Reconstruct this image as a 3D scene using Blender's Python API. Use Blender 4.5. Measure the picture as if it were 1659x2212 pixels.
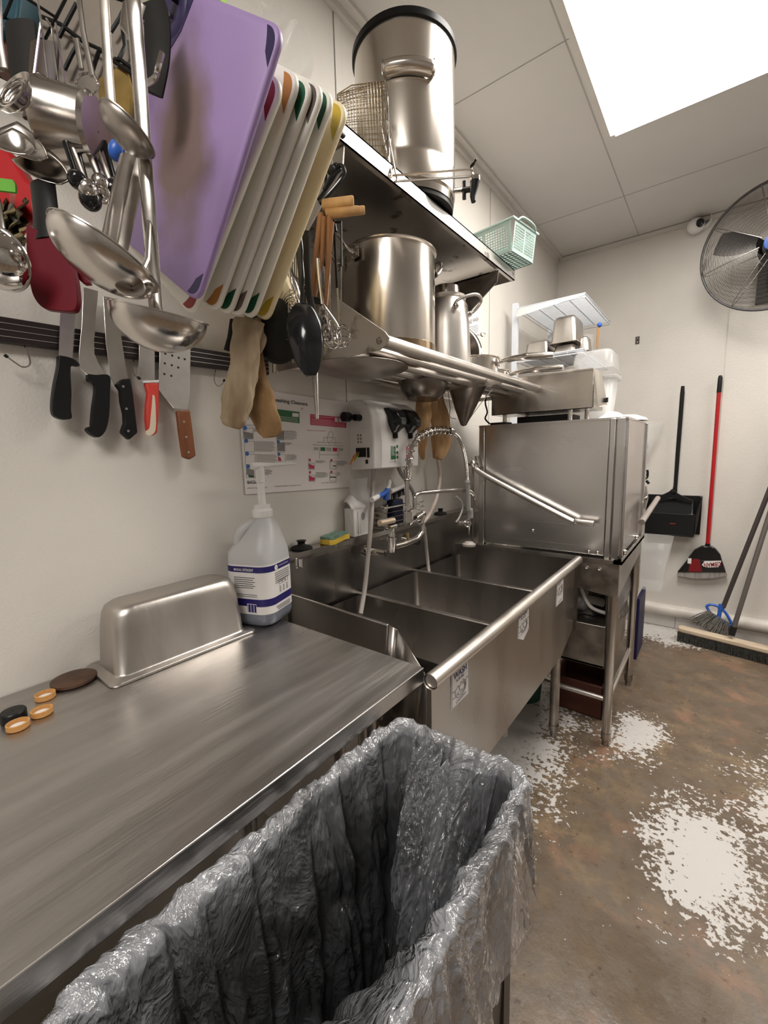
import bpy, bmesh, math, random
import mathutils
from mathutils import Vector as V, Matrix as MX, noise
for o in list(bpy.data.objects): bpy.data.objects.remove(o)
random.seed(7)
SC = bpy.context.scene
COL = SC.collection
# ---------------------------------------------------------------- camera
F = 921.06; YAW, PIT, ROL = -0.66193526, -0.13762072, -0.02436364
CAM = V((1.07835, 0.0, 1.325))
_f = V((math.sin(YAW)*math.cos(PIT), math.cos(YAW)*math.cos(PIT), math.sin(PIT)))
_r0 = V((math.cos(YAW), -math.sin(YAW), 0)); _u0 = _r0.cross(_f)
RT = math.cos(ROL)*_r0 + math.sin(ROL)*_u0; UP = -math.sin(ROL)*_r0 + math.cos(ROL)*_u0; FW = _f
cd = bpy.data.cameras.new('camera'); co = bpy.data.objects.new('camera', cd); COL.objects.link(co)
m = MX((RT, UP, -FW)).transposed().to_4x4(); m.translation = CAM
co.matrix_world = m
cd.sensor_fit = 'HORIZONTAL'; cd.sensor_width = 36; cd.lens = F*36/1659; cd.clip_start = 0.02
SC.camera = co
# ---------------------------------------------------------------- world, exposure
w_ = bpy.data.worlds.new('world'); SC.world = w_; w_.use_nodes = True
w_.node_tree.nodes['Background'].inputs[0].default_value = (0.9, 0.95, 1, 1)
w_.node_tree.nodes['Background'].inputs[1].default_value = 0.1
SC.view_settings.view_transform = 'Standard'; SC.view_settings.look = 'None'
SC.view_settings.gamma = 1; SC.view_settings.use_curve_mapping = False
SC.view_settings.exposure = 0.0
PANEL_W = 37     # ceiling light area power (W)
PANEL_EMIT = 5.0
def area(loc, sx, sy, power, col=(1, .95, .88), rot=(0, 0, 0)):
    l = bpy.data.lights.new('panel_light', 'AREA'); l.shape = 'RECTANGLE'; l.size = sx; l.size_y = sy
    l.energy = power; l.color = col
    o = bpy.data.objects.new('panel_light', l); COL.objects.link(o); o.location = loc; o.rotation_euler = rot
    o.visible_camera = True
    return o
# light given off by the panels of the ceiling
area((0.90, 1.815, 2.752), .58, 1.2, PANEL_W)
area((1.25, -1.1, 2.752), .58, 1.2, PANEL_W*1.1)  # unseen panel behind the viewer, added as fill
area((2.1, 3.0, 2.752), .58, 1.2, PANEL_W*.6)
# ---------------------------------------------------------------- pixel -> place
def ray(x, y): return RT*((x-829.5)/F) - UP*((y-1106)/F) + FW
def at(x, y, ax, val):
    d = ray(x, y); i = 'XYZ'.index(ax); return CAM + d*((val-CAM[i])/d[i])
def P(x, y, d): return CAM + ray(x, y)*d
def vd(a, b, c): return (RT*a + UP*b - FW*c).normalized()
X_, Y_, Z_ = V((1, 0, 0)), V((0, 1, 0)), V((0, 0, 1))
# ---------------------------------------------------------------- mesh builder
def frame(ax, hint=None):
    ax = V(ax).normalized(); h = V(hint) if hint is not None else (Z_ if abs(ax.z) < .9 else X_)
    a = (h - ax*h.dot(ax)).normalized(); return a, ax.cross(a).normalized(), ax
class MB:
    def __init__(s): s.v = []; s.f = []; s.mi = []; s.m = 0
    def add(s, vs, fs):
        n = len(s.v); s.v += [tuple(p) for p in vs]; s.f += [[i+n for i in f] for f in fs]; s.mi += [s.m]*len(fs); return s
    def mat(s, i): s.m = i; return s
    def box(s, a, b):
        x0, y0, z0 = a; x1, y1, z1 = b
        return s.add([(x0,y0,z0),(x1,y0,z0),(x1,y1,z0),(x0,y1,z0),(x0,y0,z1),(x1,y0,z1),(x1,y1,z1),(x0,y1,z1)],
            [(0,3,2,1),(4,5,6,7),(0,1,5,4),(1,2,6,5),(2,3,7,6),(3,0,4,7)])
    def obox(s, c, a, b, d):   # centre and three half vectors
        c, a, b, d = V(c), V(a), V(b), V(d)
        pts = [c-a-b-d, c+a-b-d, c+a+b-d, c-a+b-d, c-a-b+d, c+a-b+d, c+a+b+d, c-a+b+d]
        return s.add(pts, [(0,3,2,1),(4,5,6,7),(0,1,5,4),(1,2,6,5),(2,3,7,6),(3,0,4,7)])
    def prism(s, poly, vec):
        n = len(poly); vec = V(vec); a = [V(p) for p in poly]; b = [p+vec for p in a]
        return s.add(a+b, [tuple(range(n))[::-1], tuple(range(n, 2*n))]+[(i, (i+1) % n, n+(i+1) % n, n+i) for i in range(n)])
    def quad(s, *p): return s.add(p, [tuple(range(len(p)))])
    def loft(s, loops, cap0=True, cap1=True, closed=True):
        n = len(loops[0]); vs = [p for l in loops for p in l]; fs = []
        for k in range(len(loops)-1):
            for i in range(n if closed else n-1):
                j = (i+1) % n; fs.append((k*n+i, k*n+j, (k+1)*n+j, (k+1)*n+i))
        if cap0: fs.append(tuple(range(n))[::-1])
        if cap1: fs.append(tuple((len(loops)-1)*n+i for i in range(n)))
        return s.add(vs, fs)
    def tube(s, path, r, n=10, closed=False, caps=True, flat=1.0, hint=None):
        pts = [V(p) for p in path]; k = len(pts); rs = r if isinstance(r, (list, tuple)) else [r]*k
        T = []
        for i in range(k):
            if closed: t = pts[(i+1) % k]-pts[i-1]
            elif i == 0: t = pts[1]-pts[0]
            elif i == k-1: t = pts[-1]-pts[-2]
            else: t = (pts[i+1]-pts[i]).normalized()+(pts[i]-pts[i-1]).normalized()
            T.append(t.normalized() if t.length > 1e-9 else Z_)
        a, b, _ = frame(T[0], hint); loops = []
        for i in range(k):
            a = (a - T[i]*a.dot(T[i]))
            a = a.normalized() if a.length > 1e-6 else frame(T[i])[0]
            b = T[i].cross(a)
            loops.append([pts[i] + (a*math.cos(q)*flat + b*math.sin(q))*rs[i] for q in [2*math.pi*j/n for j in range(n)]])
        if closed:
            loops.append(loops[0]); return s.loft(loops, False, False)
        return s.loft(loops, caps, caps)
    def lathe(s, prof, base, ax=(0, 0, 1), n=32, sx=1.0, hint=None, cap0=False, cap1=False):
        a, b, c = frame(ax, hint); base = V(base)
        loops = [[base + c*h + (a*math.cos(q)*sx + b*math.sin(q))*r for q in [2*math.pi*j/n for j in range(n)]] for r, h in prof]
        return s.loft(loops, cap0, cap1)
    def ball(s, c, r, n=16, ax=(0, 0, 1), sz=1.0):
        pr = [(max(1e-4, r*math.sin(math.pi*i/n)), -r*sz*math.cos(math.pi*i/n)) for i in range(n+1)]
        return s.lathe(pr, c, ax, n*2)
    def grid(s, fn, nu, nv, cu=False):
        vs = [fn(i/(nu if cu else nu-1), j/(nv-1)) for j in range(nv) for i in range(nu)]; fs = []
        for j in range(nv-1):
            for i in range(nu if cu else nu-1):
                k = (i+1) % nu; fs.append((j*nu+i, j*nu+k, (j+1)*nu+k, (j+1)*nu+i))
        return s.add(vs, fs)
def arc(c, a, b, r, t0, t1, n=12):
    c, a, b = V(c), V(a), V(b); return [c + (a*math.cos(t)+b*math.sin(t))*r for t in [math.radians(t0+(t1-t0)*i/n) for i in range(n+1)]]
def smooth(pts, n=6):
    pts = [V(p) for p in pts]; o = []
    for i in range(len(pts)-1):
        p0 = pts[max(0, i-1)]; p1 = pts[i]; p2 = pts[i+1]; p3 = pts[min(len(pts)-1, i+2)]
        for k in range(n):
            t = k/n; o.append(.5*((2*p1)+(p2-p0)*t+(2*p0-5*p1+4*p2-p3)*t*t+(3*p1-p0-3*p2+p3)*t**3))
    return o+[pts[-1]]
def rrect(cx, cy, w, h, r, z, n=6):
    o = []; r = min(r, w/2-1e-4, h/2-1e-4)
    for k, (sx, sy) in enumerate(((1, 1), (-1, 1), (-1, -1), (1, -1))):
        for i in range(n+1):
            t = math.pi/2*(k+i/n); o.append(V((cx+sx*(w/2-r)+r*math.cos(t), cy+sy*(h/2-r)+r*math.sin(t), z)))
    return o
# ---------------------------------------------------------------- objects
THINGS = []
def mesh_obj(name, mb, mats, parent=None, bev=0, ang=35, solid=0, sub=0):
    me = bpy.data.meshes.new(name); me.from_pydata(mb.v, [], mb.f); me.validate(); 
    bm = bmesh.new(); bm.from_mesh(me); bmesh.ops.recalc_face_normals(bm, faces=bm.faces); bm.to_mesh(me); bm.free()
    if not isinstance(mats, (list, tuple)): mats = [mats]
    for mm in mats: me.materials.append(mm)
    if len(mats) > 1 and len(me.polygons) == len(mb.mi):
        for p, i in zip(me.polygons, mb.mi): p.material_index = i
    for p in me.polygons: p.use_smooth = True
    me.set_sharp_from_angle(angle=math.radians(ang))
    o = bpy.data.objects.new(name, me); COL.objects.link(o)
    if parent is not None: o.parent = parent
    if bev:
        b = o.modifiers.new('bevel', 'BEVEL'); b.width = bev; b.segments = 2; b.limit_method = 'ANGLE'; b.angle_limit = math.radians(40)
        b.harden_normals = False
    if solid: q = o.modifiers.new('thickness', 'SOLIDIFY'); q.thickness = solid; q.offset = 0
    if sub: q = o.modifiers.new('round', 'SUBSURF'); q.levels = sub; q.render_levels = sub
    return o
def props(o, label, cat, group=None, kind=None):
    o['label'] = label; o['category'] = cat
    if group: o['group'] = group
    if kind: o['kind'] = kind
class Thing:
    def __init__(s, name, label, cat, group=None):
        s.e = bpy.data.objects.new(name, None); COL.objects.link(s.e); s.e.empty_display_size = .03
        props(s.e, label, cat, group); THINGS.append(s.e)
    def part(s, name, mb, mats, label=None, parent=None, **k):
        o = mesh_obj(name, mb, mats, parent or s.e, **k)
        if label: o['label'] = label
        return o
def single(name, mb, mats, label, cat, group=None, **k):
    o = mesh_obj(name, mb, mats, None, **k); props(o, label, cat, group); THINGS.append(o); return o
def struct(name, mb, mats, label=None, **k):
    o = mesh_obj(name, mb, mats, None, **k); o['kind'] = 'structure'
    o['label'] = label or name.replace('_', ' '); o['category'] = name.split('_')[0]; return o
def kids(o):
    r = [o]
    for c in o.children: r += kids(c)
    return r
def finalize():
    bpy.context.view_layer.update()
    for t in THINGS:
        if t.get('placed'): continue
        pts = [v.co for o in kids(t) if o.type == 'MESH' for v in o.data.vertices]
        if not pts: continue
        c = V(((min(p.x for p in pts)+max(p.x for p in pts))/2, (min(p.y for p in pts)+max(p.y for p in pts))/2, min(p.z for p in pts)))
        for o in kids(t):
            if o.type == 'MESH': o.data.transform(MX.Translation(-c))
        t.location = c
def copy_tree(o, delta, label=None, group=None, parent=None):
    c = o.copy(); COL.objects.link(c)
    if parent is None:
        c.location = o.location + V(delta); c['placed'] = 1
        if label: c['label'] = label
        if group: c['group'] = group
    else: c.parent = parent
    for ch in list(o.children): copy_tree(ch, delta, parent=c)
    return c
# ---------------------------------------------------------------- text
def text_mb(mb, s, p0, p1, h, nrm, lift=0.0004, bold=False, fitw=True):
    cu = bpy.data.curves.new('t', 'FONT'); cu.body = s; cu.size = 1; cu.extrude = 0
    if bold: cu.offset = 0.012
    o = bpy.data.objects.new('t', cu); COL.objects.link(o)
    dg = bpy.context.evaluated_depsgraph_get(); me = bpy.data.meshes.new_from_object(o.evaluated_get(dg))
    xs = [v.co.x for v in me.vertices]; x0, x1 = min(xs), max(xs)
    p0, p1, nrm = V(p0), V(p1), V(nrm).normalized(); ex = (p1-p0); W = ex.length; ex.normalize(); ey = nrm.cross(ex).normalized()
    sx = W/(x1-x0); sy = h/0.72
    mb.add([p0 + ex*(v.co.x-x0)*sx + ey*v.co.y*sy + nrm*lift for v in me.vertices], [tuple(p.vertices) for p in me.polygons])
    bpy.data.objects.remove(o); bpy.data.curves.remove(cu); bpy.data.meshes.remove(me)
# ---------------------------------------------------------------- materials
def mat(name, col, rough=.5, metal=0., var=.08, vs=6., stretch=(1, 1, 1), bump=0., bs=60., rvar=0., trans=0., ior=1.45, alpha=None,
        emit=None, coat=0., col2=None, thr=None, sss=0., aniso=0., detail=4):
    mt = bpy.data.materials.new(name); mt.use_nodes = True; nt = mt.node_tree; N = nt.nodes; L = nt.links; b = N['Principled BSDF']
    b.inputs['Roughness'].default_value = rough; b.inputs['Metallic'].default_value = metal; b.inputs['IOR'].default_value = ior
    b.inputs['Transmission Weight'].default_value = trans; b.inputs['Coat Weight'].default_value = coat
    b.inputs['Anisotropic'].default_value = aniso
    if sss: b.inputs['Subsurface Weight'].default_value = sss; b.inputs['Subsurface Radius'].default_value = (.02, .015, .01); b.inputs['Subsurface Scale'].default_value = .3
    tc = N.new('ShaderNodeTexCoord'); mp = N.new('ShaderNodeMapping'); L.new(tc.outputs['Object'], mp.inputs[0]); mp.inputs['Scale'].default_value = stretch
    nz = N.new('ShaderNodeTexNoise'); nz.inputs['Scale'].default_value = vs; nz.inputs['Detail'].default_value = detail; L.new(mp.outputs[0], nz.inputs[0])
    cr = N.new('ShaderNodeValToRGB'); L.new(nz.outputs[0], cr.inputs[0])
    c2 = col2 or tuple(min(1, c*(1+var)) for c in col); c1 = col if col2 else tuple(c*(1-var) for c in col)
    cr.color_ramp.elements[0].color = (*c1, 1); cr.color_ramp.elements[1].color = (*c2, 1)
    cr.color_ramp.elements[0].position, cr.color_ramp.elements[1].position = thr or (.3, .7)
    L.new(cr.outputs[0], b.inputs['Base Color'])
    if rvar:
        mr = N.new('ShaderNodeMapRange'); L.new(nz.outputs[0], mr.inputs[0]); mr.inputs[1].default_value = .3; mr.inputs[2].default_value = .7
        mr.inputs[3].default_value = max(.02, rough-rvar); mr.inputs[4].default_value = rough+rvar; L.new(mr.outputs[0], b.inputs['Roughness'])
    if bump:
        n2 = N.new('ShaderNodeTexNoise'); n2.inputs['Scale'].default_value = bs; n2.inputs['Detail'].default_value = 3; L.new(mp.outputs[0], n2.inputs[0])
        bp = N.new('ShaderNodeBump'); bp.inputs['Strength'].default_value = bump; bp.inputs['Distance'].default_value = .002; L.new(n2.outputs[0], bp.inputs['Height']); L.new(bp.outputs[0], b.inputs['Normal'])
    if alpha is not None: b.inputs['Alpha'].default_value = alpha
    if emit: b.inputs['Emission Color'].default_value = (*col, 1); b.inputs['Emission Strength'].default_value = emit
    return mt
# sRGB helper
def C(r, g, b): return tuple(((c/255)/12.92 if c/255 <= .04045 else ((c/255+.055)/1.055)**2.4) for c in (r, g, b))
STEEL = (.60, .565, .53)
M = {}
M['table_steel'] = mat('table_steel', (.46, .44, .42), .36, 1, .16, 22, (1, .10, 1), .30, 160, .09, detail=8)
M['steel'] = mat('steel', (.52, .49, .455), .27, 1, .10, 7, (1, 1, .15), .05, 120, .05)
M['sink_steel'] = mat('sink_steel', (.40, .375, .35), .30, 1, .16, 6, (1, 1, .25), .06, 90, .07)
M['dw_steel'] = mat('dw_steel', (.66, .645, .63), .24, 1, .08, 5, (.2, 1, 1), .03, 60, .05)
M['pot_steel'] = mat('pot_steel', (.66, .61, .55), .20, 1, .10, 6, (1, 1, .1), .05, 80, .06)
M['alu'] = mat('alu', (.68, .64, .60), .33, 1, .08, 6, (1, 1, .2), .06, 90, .05)
M['chrome'] = mat('chrome', (.66, .63, .60), .10, 1, .06, 20, bump=.02, bs=40)
M['pan_steel'] = mat('pan_steel', (.50, .465, .43), .36, 1, .10, 14, (1, 1, .3), .12, 110, .07)
M['satin'] = mat('satin', (.58, .545, .51), .20, 1, .15, 12, bump=.03, bs=60, rvar=.08)
M['dull_steel'] = mat('dull_steel', (.40, .365, .33), .38, 1, .30, 14, bump=.08, bs=70, rvar=.1)
M['gusset_steel'] = mat('gusset_steel', (.50, .46, .42), .40, 1, 0, 18, col2=(.22, .18, .14), thr=(.55, .68), bump=.1, bs=60)
M['shelf_steel'] = mat('shelf_steel', (.66, .63, .60), .34, 1, 0, 14, stretch=(1, 1, 1), col2=(.26, .23, .20), thr=(.60, .66), bump=.04, bs=60)
M['black'] = mat('black_plastic', (.012, .012, .012), .38, 0, .2)
M['black_gloss'] = mat('black_gloss', (.010, .010, .011), .16, 0, .2)
M['rubber'] = mat('black_rubber', (.016, .015, .014), .6, 0, .2)
M['blade'] = mat('blade_steel', (.62, .60, .58), .28, 1, .08, 20, bump=.03)
M['white'] = mat('white_plastic', (.74, .72, .70), .35, 0, .03)
M['paper'] = mat('paper', (.74, .71, .69), .65, 0, .03)
M['wood'] = mat('red_wood', (.22, .075, .03), .4, 0, .35, 30, (1, 1, .15))
M['palewood'] = mat('pale_wood', (.55, .33, .15), .5, 0, .2, 30, (1, 1, .15))
M['brownwood'] = mat('brown_wood', (.36, .18, .09), .5, 0, .25, 30, (1, 1, .12))
M['red'] = mat('red_plastic', (.42, .012, .015), .35, 0, .1)
M['crimson'] = mat('crimson_silicone', (.115, .003, .010), .42, 0, .1)
M['coral'] = mat('coral_plastic', (.65, .06, .045), .35, 0, .1)
M['cream'] = mat('cream_plastic', (.72, .62, .47), .4, 0, .08)
M['blue'] = mat('blue_plastic', (.03, .12, .50), .35, 0, .1)
M['navy'] = mat('navy_ink', (.018, .012, .12), .4, 0, .05)
M['ink'] = mat('dark_ink', (.03, .03, .03), .6, 0, .05)
M['greyink'] = mat('grey_ink', (.22, .21, .21), .6, 0, .05)
M['green'] = mat('green_ink', (.012, .13, .04), .45, 0, .05)
M['pink'] = mat('crimson_ink', (.50, .02, .08), .45, 0, .05)
M['bluink'] = mat('blue_ink', (.04, .14, .42), .45, 0, .05)
M['tan'] = mat('tan_cloth', (.46, .37, .25), .9, 0, 0, 16, stretch=(1, 1, .35), col2=(.20, .12, .06), thr=(.42, .72), bump=.5, bs=260, detail=7)
M['ochre'] = mat('ochre_cloth', (.58, .37, .19), .85, 0, 0, 22, stretch=(1, 1, .4), col2=(.30, .16, .07), thr=(.4, .75), bump=.6, bs=200, detail=7)
M['grey_pl'] = mat('grey_plastic', (.28, .27, .26), .4, 0, .05)
M['hose'] = mat('grey_hose', (.42, .38, .35), .4, 0, .08)
M['brass'] = mat('brass', (.55, .38, .12), .3, 1, .1)
M['mint'] = mat('mint_plastic', (.36, .48, .44), .45, 0, .04)
M['void'] = mat('dark_inside', (.01, .01, .01), .8)

for k_ in ('rubber', 'black', 'crimson'): M[k_].node_tree.nodes['Principled BSDF'].inputs['Specular IOR Level'].default_value = .22

M['dark_steel'] = mat('tarnished_steel', (.20, .175, .155), .30, 1, .3, 12, bump=.05, bs=60)
# ================================================================ materials of the room
def wall_mat(name, col):
    mt = mat(name, col, .42, 0, .04, 3, bump=.45, bs=170)
    nt = mt.node_tree; N = nt.nodes; L = nt.links; b = N['Principled BSDF']
    src = b.inputs['Base Color'].links[0].from_socket
    vo = N.new('ShaderNodeTexVoronoi'); vo.inputs['Scale'].default_value = 7; vo.feature = 'F1'
    tc = N.new('ShaderNodeTexCoord'); L.new(tc.outputs['Object'], vo.inputs[0])
    r = N.new('ShaderNodeValToRGB'); r.color_ramp.elements[0].position = .018; r.color_ramp.elements[1].position = .034
    r.color_ramp.elements[0].color = (1, 1, 1, 1); r.color_ramp.elements[1].color = (0, 0, 0, 1)
    L.new(vo.outputs['Distance'], r.inputs[0])
    sp = N.new('ShaderNodeTexNoise'); sp.inputs['Scale'].default_value = 2.2; L.new(tc.outputs['Object'], sp.inputs[0])
    r2 = N.new('ShaderNodeValToRGB'); r2.color_ramp.elements[0].position = .5; r2.color_ramp.elements[1].position = .58; L.new(sp.outputs[0], r2.inputs[0])
    mu = N.new('ShaderNodeMath'); mu.operation = 'MULTIPLY'; L.new(r.outputs[0], mu.inputs[0]); L.new(r2.outputs[0], mu.inputs[1])
    mx = N.new('ShaderNodeMix'); mx.data_type = 'RGBA'; L.new(mu.outputs[0], mx.inputs[0]); L.new(src, mx.inputs[6]); mx.inputs[7].default_value = (.16, .10, .07, 1)
    L.new(mx.outputs[2], b.inputs['Base Color']); return mt
M['wall'] = wall_mat('wall_panel', (.66, .625, .575))
M['dimwall'] = mat('dimmed_wall', (.30, .285, .27), .5, 0, .2, 2)  # unseen walls, greyed so the steel mirrors a darker room
M['ceil'] = mat('ceiling_panel', (.62, .60, .575), .5, 0, .03, 2, bump=.03, bs=30)
M['trim'] = mat('wall_trim', (.62, .59, .55), .35, 0, .05)
M['seam'] = mat('seam_grey', (.30, .28, .26), .6, 0, .1); M['softseam'] = mat('soft_seam', (.42, .40, .37), .6, 0, .1)
def floor_mat():
    mt = bpy.data.materials.new('wet_concrete'); mt.use_nodes = True; nt = mt.node_tree; N = nt.nodes; L = nt.links; b = N['Principled BSDF']
    g = N.new('ShaderNodeNewGeometry'); pos = g.outputs['Position']
    def nz(s, d=5, off=None):
        n = N.new('ShaderNodeTexNoise'); n.inputs['Scale'].default_value = s; n.inputs['Detail'].default_value = d; n.inputs['Roughness'].default_value = .62
        if off:
            mp = N.new('ShaderNodeMapping'); mp.inputs['Location'].default_value = off; L.new(pos, mp.inputs[0]); L.new(mp.outputs[0], n.inputs[0])
        else: L.new(pos, n.inputs[0])
        return n.outputs[0]
    def ramp(src, p0, p1, c0=(0, 0, 0), c1=(1, 1, 1)):
        r = N.new('ShaderNodeValToRGB'); r.color_ramp.elements[0].position = p0; r.color_ramp.elements[1].position = p1
        r.color_ramp.elements[0].color = (*c0, 1); r.color_ramp.elements[1].color = (*c1, 1); L.new(src, r.inputs[0]); return r.outputs[0]
    def mth(op, a, b_, cl=False):
        n = N.new('ShaderNodeMath'); n.operation = op; n.use_clamp = cl
        for i, q in enumerate((a, b_)):
            if isinstance(q, (int, float)): n.inputs[i].default_value = q
            else: L.new(q, n.inputs[i])
        return n.outputs[0]
    def mix(f, a, b_):
        n = N.new('ShaderNodeMix'); n.data_type = 'RGBA'; L.new(f, n.inputs[0])
        for i, q in ((6, a), (7, b_)):
            if isinstance(q, tuple): n.inputs[i].default_value = (*q, 1)
            else: L.new(q, n.inputs[i])
        return n.outputs[2]
    base = ramp(nz(2.2), .35, .65, C(88, 75, 62), C(136, 117, 94))
    base = mix(ramp(nz(9, 6, (3, 1, 0)), .42, .62), base, C(98, 84, 70))
    base = mix(ramp(nz(30, 3, (7, 1, 0)), .62, .70), base, C(74, 60, 48))
    base = mix(ramp(nz(3, 3, (9, 4, 0)), .55, .75), base, C(150, 112, 92))
    sx = N.new('ShaderNodeSeparateXYZ'); L.new(pos, sx.inputs[0]); X, Y = sx.outputs[0], sx.outputs[1]
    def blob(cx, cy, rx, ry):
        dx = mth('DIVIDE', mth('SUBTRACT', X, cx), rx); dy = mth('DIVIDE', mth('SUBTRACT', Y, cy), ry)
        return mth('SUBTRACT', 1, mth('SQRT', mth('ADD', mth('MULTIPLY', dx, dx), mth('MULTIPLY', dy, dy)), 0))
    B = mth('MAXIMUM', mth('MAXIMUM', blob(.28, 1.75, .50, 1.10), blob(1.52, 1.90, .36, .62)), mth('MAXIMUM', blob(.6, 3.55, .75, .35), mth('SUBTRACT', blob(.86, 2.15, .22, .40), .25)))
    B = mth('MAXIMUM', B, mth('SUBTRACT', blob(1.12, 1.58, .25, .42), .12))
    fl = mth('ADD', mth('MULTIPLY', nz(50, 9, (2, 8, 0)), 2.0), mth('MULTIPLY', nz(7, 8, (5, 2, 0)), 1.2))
    residue_glint = ramp(mth('ADD', mth('MULTIPLY', mth('MAXIMUM', B, -.15), .95), mth('SUBTRACT', fl, 1.60)), .30, .34)  # white residue; towards the right a wet-floor reflection painted into the colour
    base = mix(ramp(nz(14, 7, (4, 4, 0)), .48, .60), base, C(106, 94, 81))
    base = mix(ramp(nz(60, 4, (6, 2, 0)), .30, .40, (1, 1, 1), (0, 0, 0)), base, C(92, 78, 64))
    L.new(mix(residue_glint, base, C(200, 196, 192)), b.inputs['Base Color'])
    wet = ramp(nz(1.6, 4, (1, 6, 0)), .40, .60)
    ro = N.new('ShaderNodeMapRange'); L.new(wet, ro.inputs[0]); ro.inputs[3].default_value = .42; ro.inputs[4].default_value = .16; L.new(ro.outputs[0], b.inputs['Roughness'])
    bp = N.new('ShaderNodeBump'); bp.inputs['Strength'].default_value = .35; bp.inputs['Distance'].default_value = .004
    L.new(mth('ADD', nz(24, 5), mth('MULTIPLY', residue_glint, .25)), bp.inputs['Height']); L.new(bp.outputs[0], b.inputs['Normal'])
    return mt
# ================================================================ setting
XR, YB, YF, H = 2.9, 3.65, -2.4, 2.781
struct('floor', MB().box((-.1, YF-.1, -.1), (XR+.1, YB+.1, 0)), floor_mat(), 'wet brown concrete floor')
struct('wall_left', MB().box((-.1, YF-.1, 0), (0, YB+.1, H)), M['wall'], 'white panel wall on the left')
struct('wall_back', MB().box((0, YB, 0), (XR, YB+.1, H)), M['wall'], 'white panel wall at the back')
struct('wall_right', MB().box((XR, YF-.1, 0), (XR+.1, YB+.1, H)), M['dimwall'])
struct('wall_front', MB().box((0, YF-.1, 0), (XR, YF, H)), M['dimwall'])
struct('ceiling', MB().box((-.1, YF-.1, H), (XR+.1, YB+.1, H+.1)), M['ceil'], 'white panelled ceiling')
def cyl_y(x, y0, y1, z, r, n=12): return MB().tube([(x, y0, z), (x, y1, z)], r, n)
struct('trim_1', MB().box((0, YF, H-.035), (.018, YB, H-.004)).box((.018, YF, H-.012), (.045, YB, H)), M['trim'], 'trim where the left wall meets the ceiling')
struct('trim_2', MB().box((0, YB-.018, H-.03), (XR, YB, H-.004)), M['trim'], 'trim where the back wall meets the ceiling')
struct('trim_3', MB().box((0, YB-.012, .2), (.012, YB, H-.03)), M['trim'], 'corner trim')
for n, y in ((4, 1.195), (5, 2.42), (6, -.03)):
    struct('trim_%d' % n, MB().mat(0).box((0, y-.016, .0), (.003, y+.016, H-.035)).mat(1).box((0, y-.018, .0), (.0015, y+.018, H-.035)), [M['wall'], M['seam']], 'panel joint strip on the left wall')
struct('trim_7', MB().box((1.082, YB-.003, .17), (1.112, YB, H-.03)), M['wall'], 'panel joint strip on the back wall')
mb = MB()
for x in (.548, 1.77): mb.box((x-.002, YF, H-.0018), (x+.002, YB, H))
for y in (-1.85, -.6, .59, 1.81, 3.04): mb.box((0, y-.0015, H-.0018), (XR, y+.0015, H))
struct('trim_8', mb, M['softseam'], 'thin joints between the ceiling panels')
# coved base along the back wall
mb = MB().tube([(.0, YB-.02, .135), (XR, YB-.02, .135)], .042, 16)
struct('baseboard_back', mb, mat('base_paint', (.60, .56, .51), .4, 0, .1, 8), 'rounded white base rail along the back wall')
mb = MB().mat(0)
for i in range(10): mb.box((i*.305+.002, YB-.012, .004), ((i+1)*.305-.002, YB, .105))
mb.mat(1).box((0, YB-.008, 0), (XR, YB, .11))
struct('trim_9', mb, [mat('base_tile', (.58, .55, .52), .35, 0, .1, 8), M['seam']], 'white tile base under the rail')
# ceiling light fixtures
def clight(name, x0, x1, y0, y1, label):
    t = Thing('ceiling_light', label, 'light')
    f = MB(); z0 = H-.024
    f.box((x0-.02, y0-.02, z0), (x0, y1+.02, H-.002)); f.box((x1, y0-.02, z0), (x1+.02, y1+.02, H-.002)); f.box((x0, y0-.02, z0), (x1, y0, H-.002)); f.box((x0, y1, z0), (x1, y1+.02, H-.002))
    t.part('frame', f, M['trim'])
    t.part('diffuser', MB().box((x0, y0, z0+.002), (x1, y1, H-.004)), M['glow'])
M['glow'] = mat('lamp_diffuser', (1, .975, .95), .5, emit=PANEL_EMIT, var=0)
clight('l', .59, 1.21, 1.19, 2.41, 'bright ceiling light panel above the dishwasher aisle')
clight('l', .94, 1.56, -1.72, -.48, 'unseen ceiling light panel behind the viewer, added for fill')
clight('l', 1.79, 2.41, 2.39, 3.62, 'ceiling light panel towards the far right corner')

# ================================================================ worktable
t = Thing('worktable', 'stainless steel worktable with scuffed top beside the sink', 'table')
tx, ty0, ty1, tz = .614, -.75, .722, .87
mb = MB().prism([(.002, ty0, tz-.012), (tx-.014, ty0, tz-.012), (tx-.014, ty0, tz-.034), (tx, ty0, tz-.034), (tx, ty0, tz), (.002, ty0, tz)], (0, ty1-ty0, 0))
mb.box((.002, ty1-.016, tz-.034), (tx-.0142, ty1-.002, tz-.0125))
t.part('tabletop', mb, M['table_steel'], bev=.002)
for x in (.07, .54):
    for y in (ty0+.07, ty1-.10):
        l = t.part('leg', MB().tube([(x, y, .03), (x, y, tz-.012)], .02, 16), M['steel'])
        t.part('foot', MB().lathe([(.012, 0), (.017, .004), (.017, .03), (.021, .034), (.021, .05)], (x, y, 0), cap0=True, cap1=True), M['rubber'], parent=l)
t.part('undershelf', MB().box((.03, ty0+.04, .25), (.58, ty1-.06, .275)), M['steel'])

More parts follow.
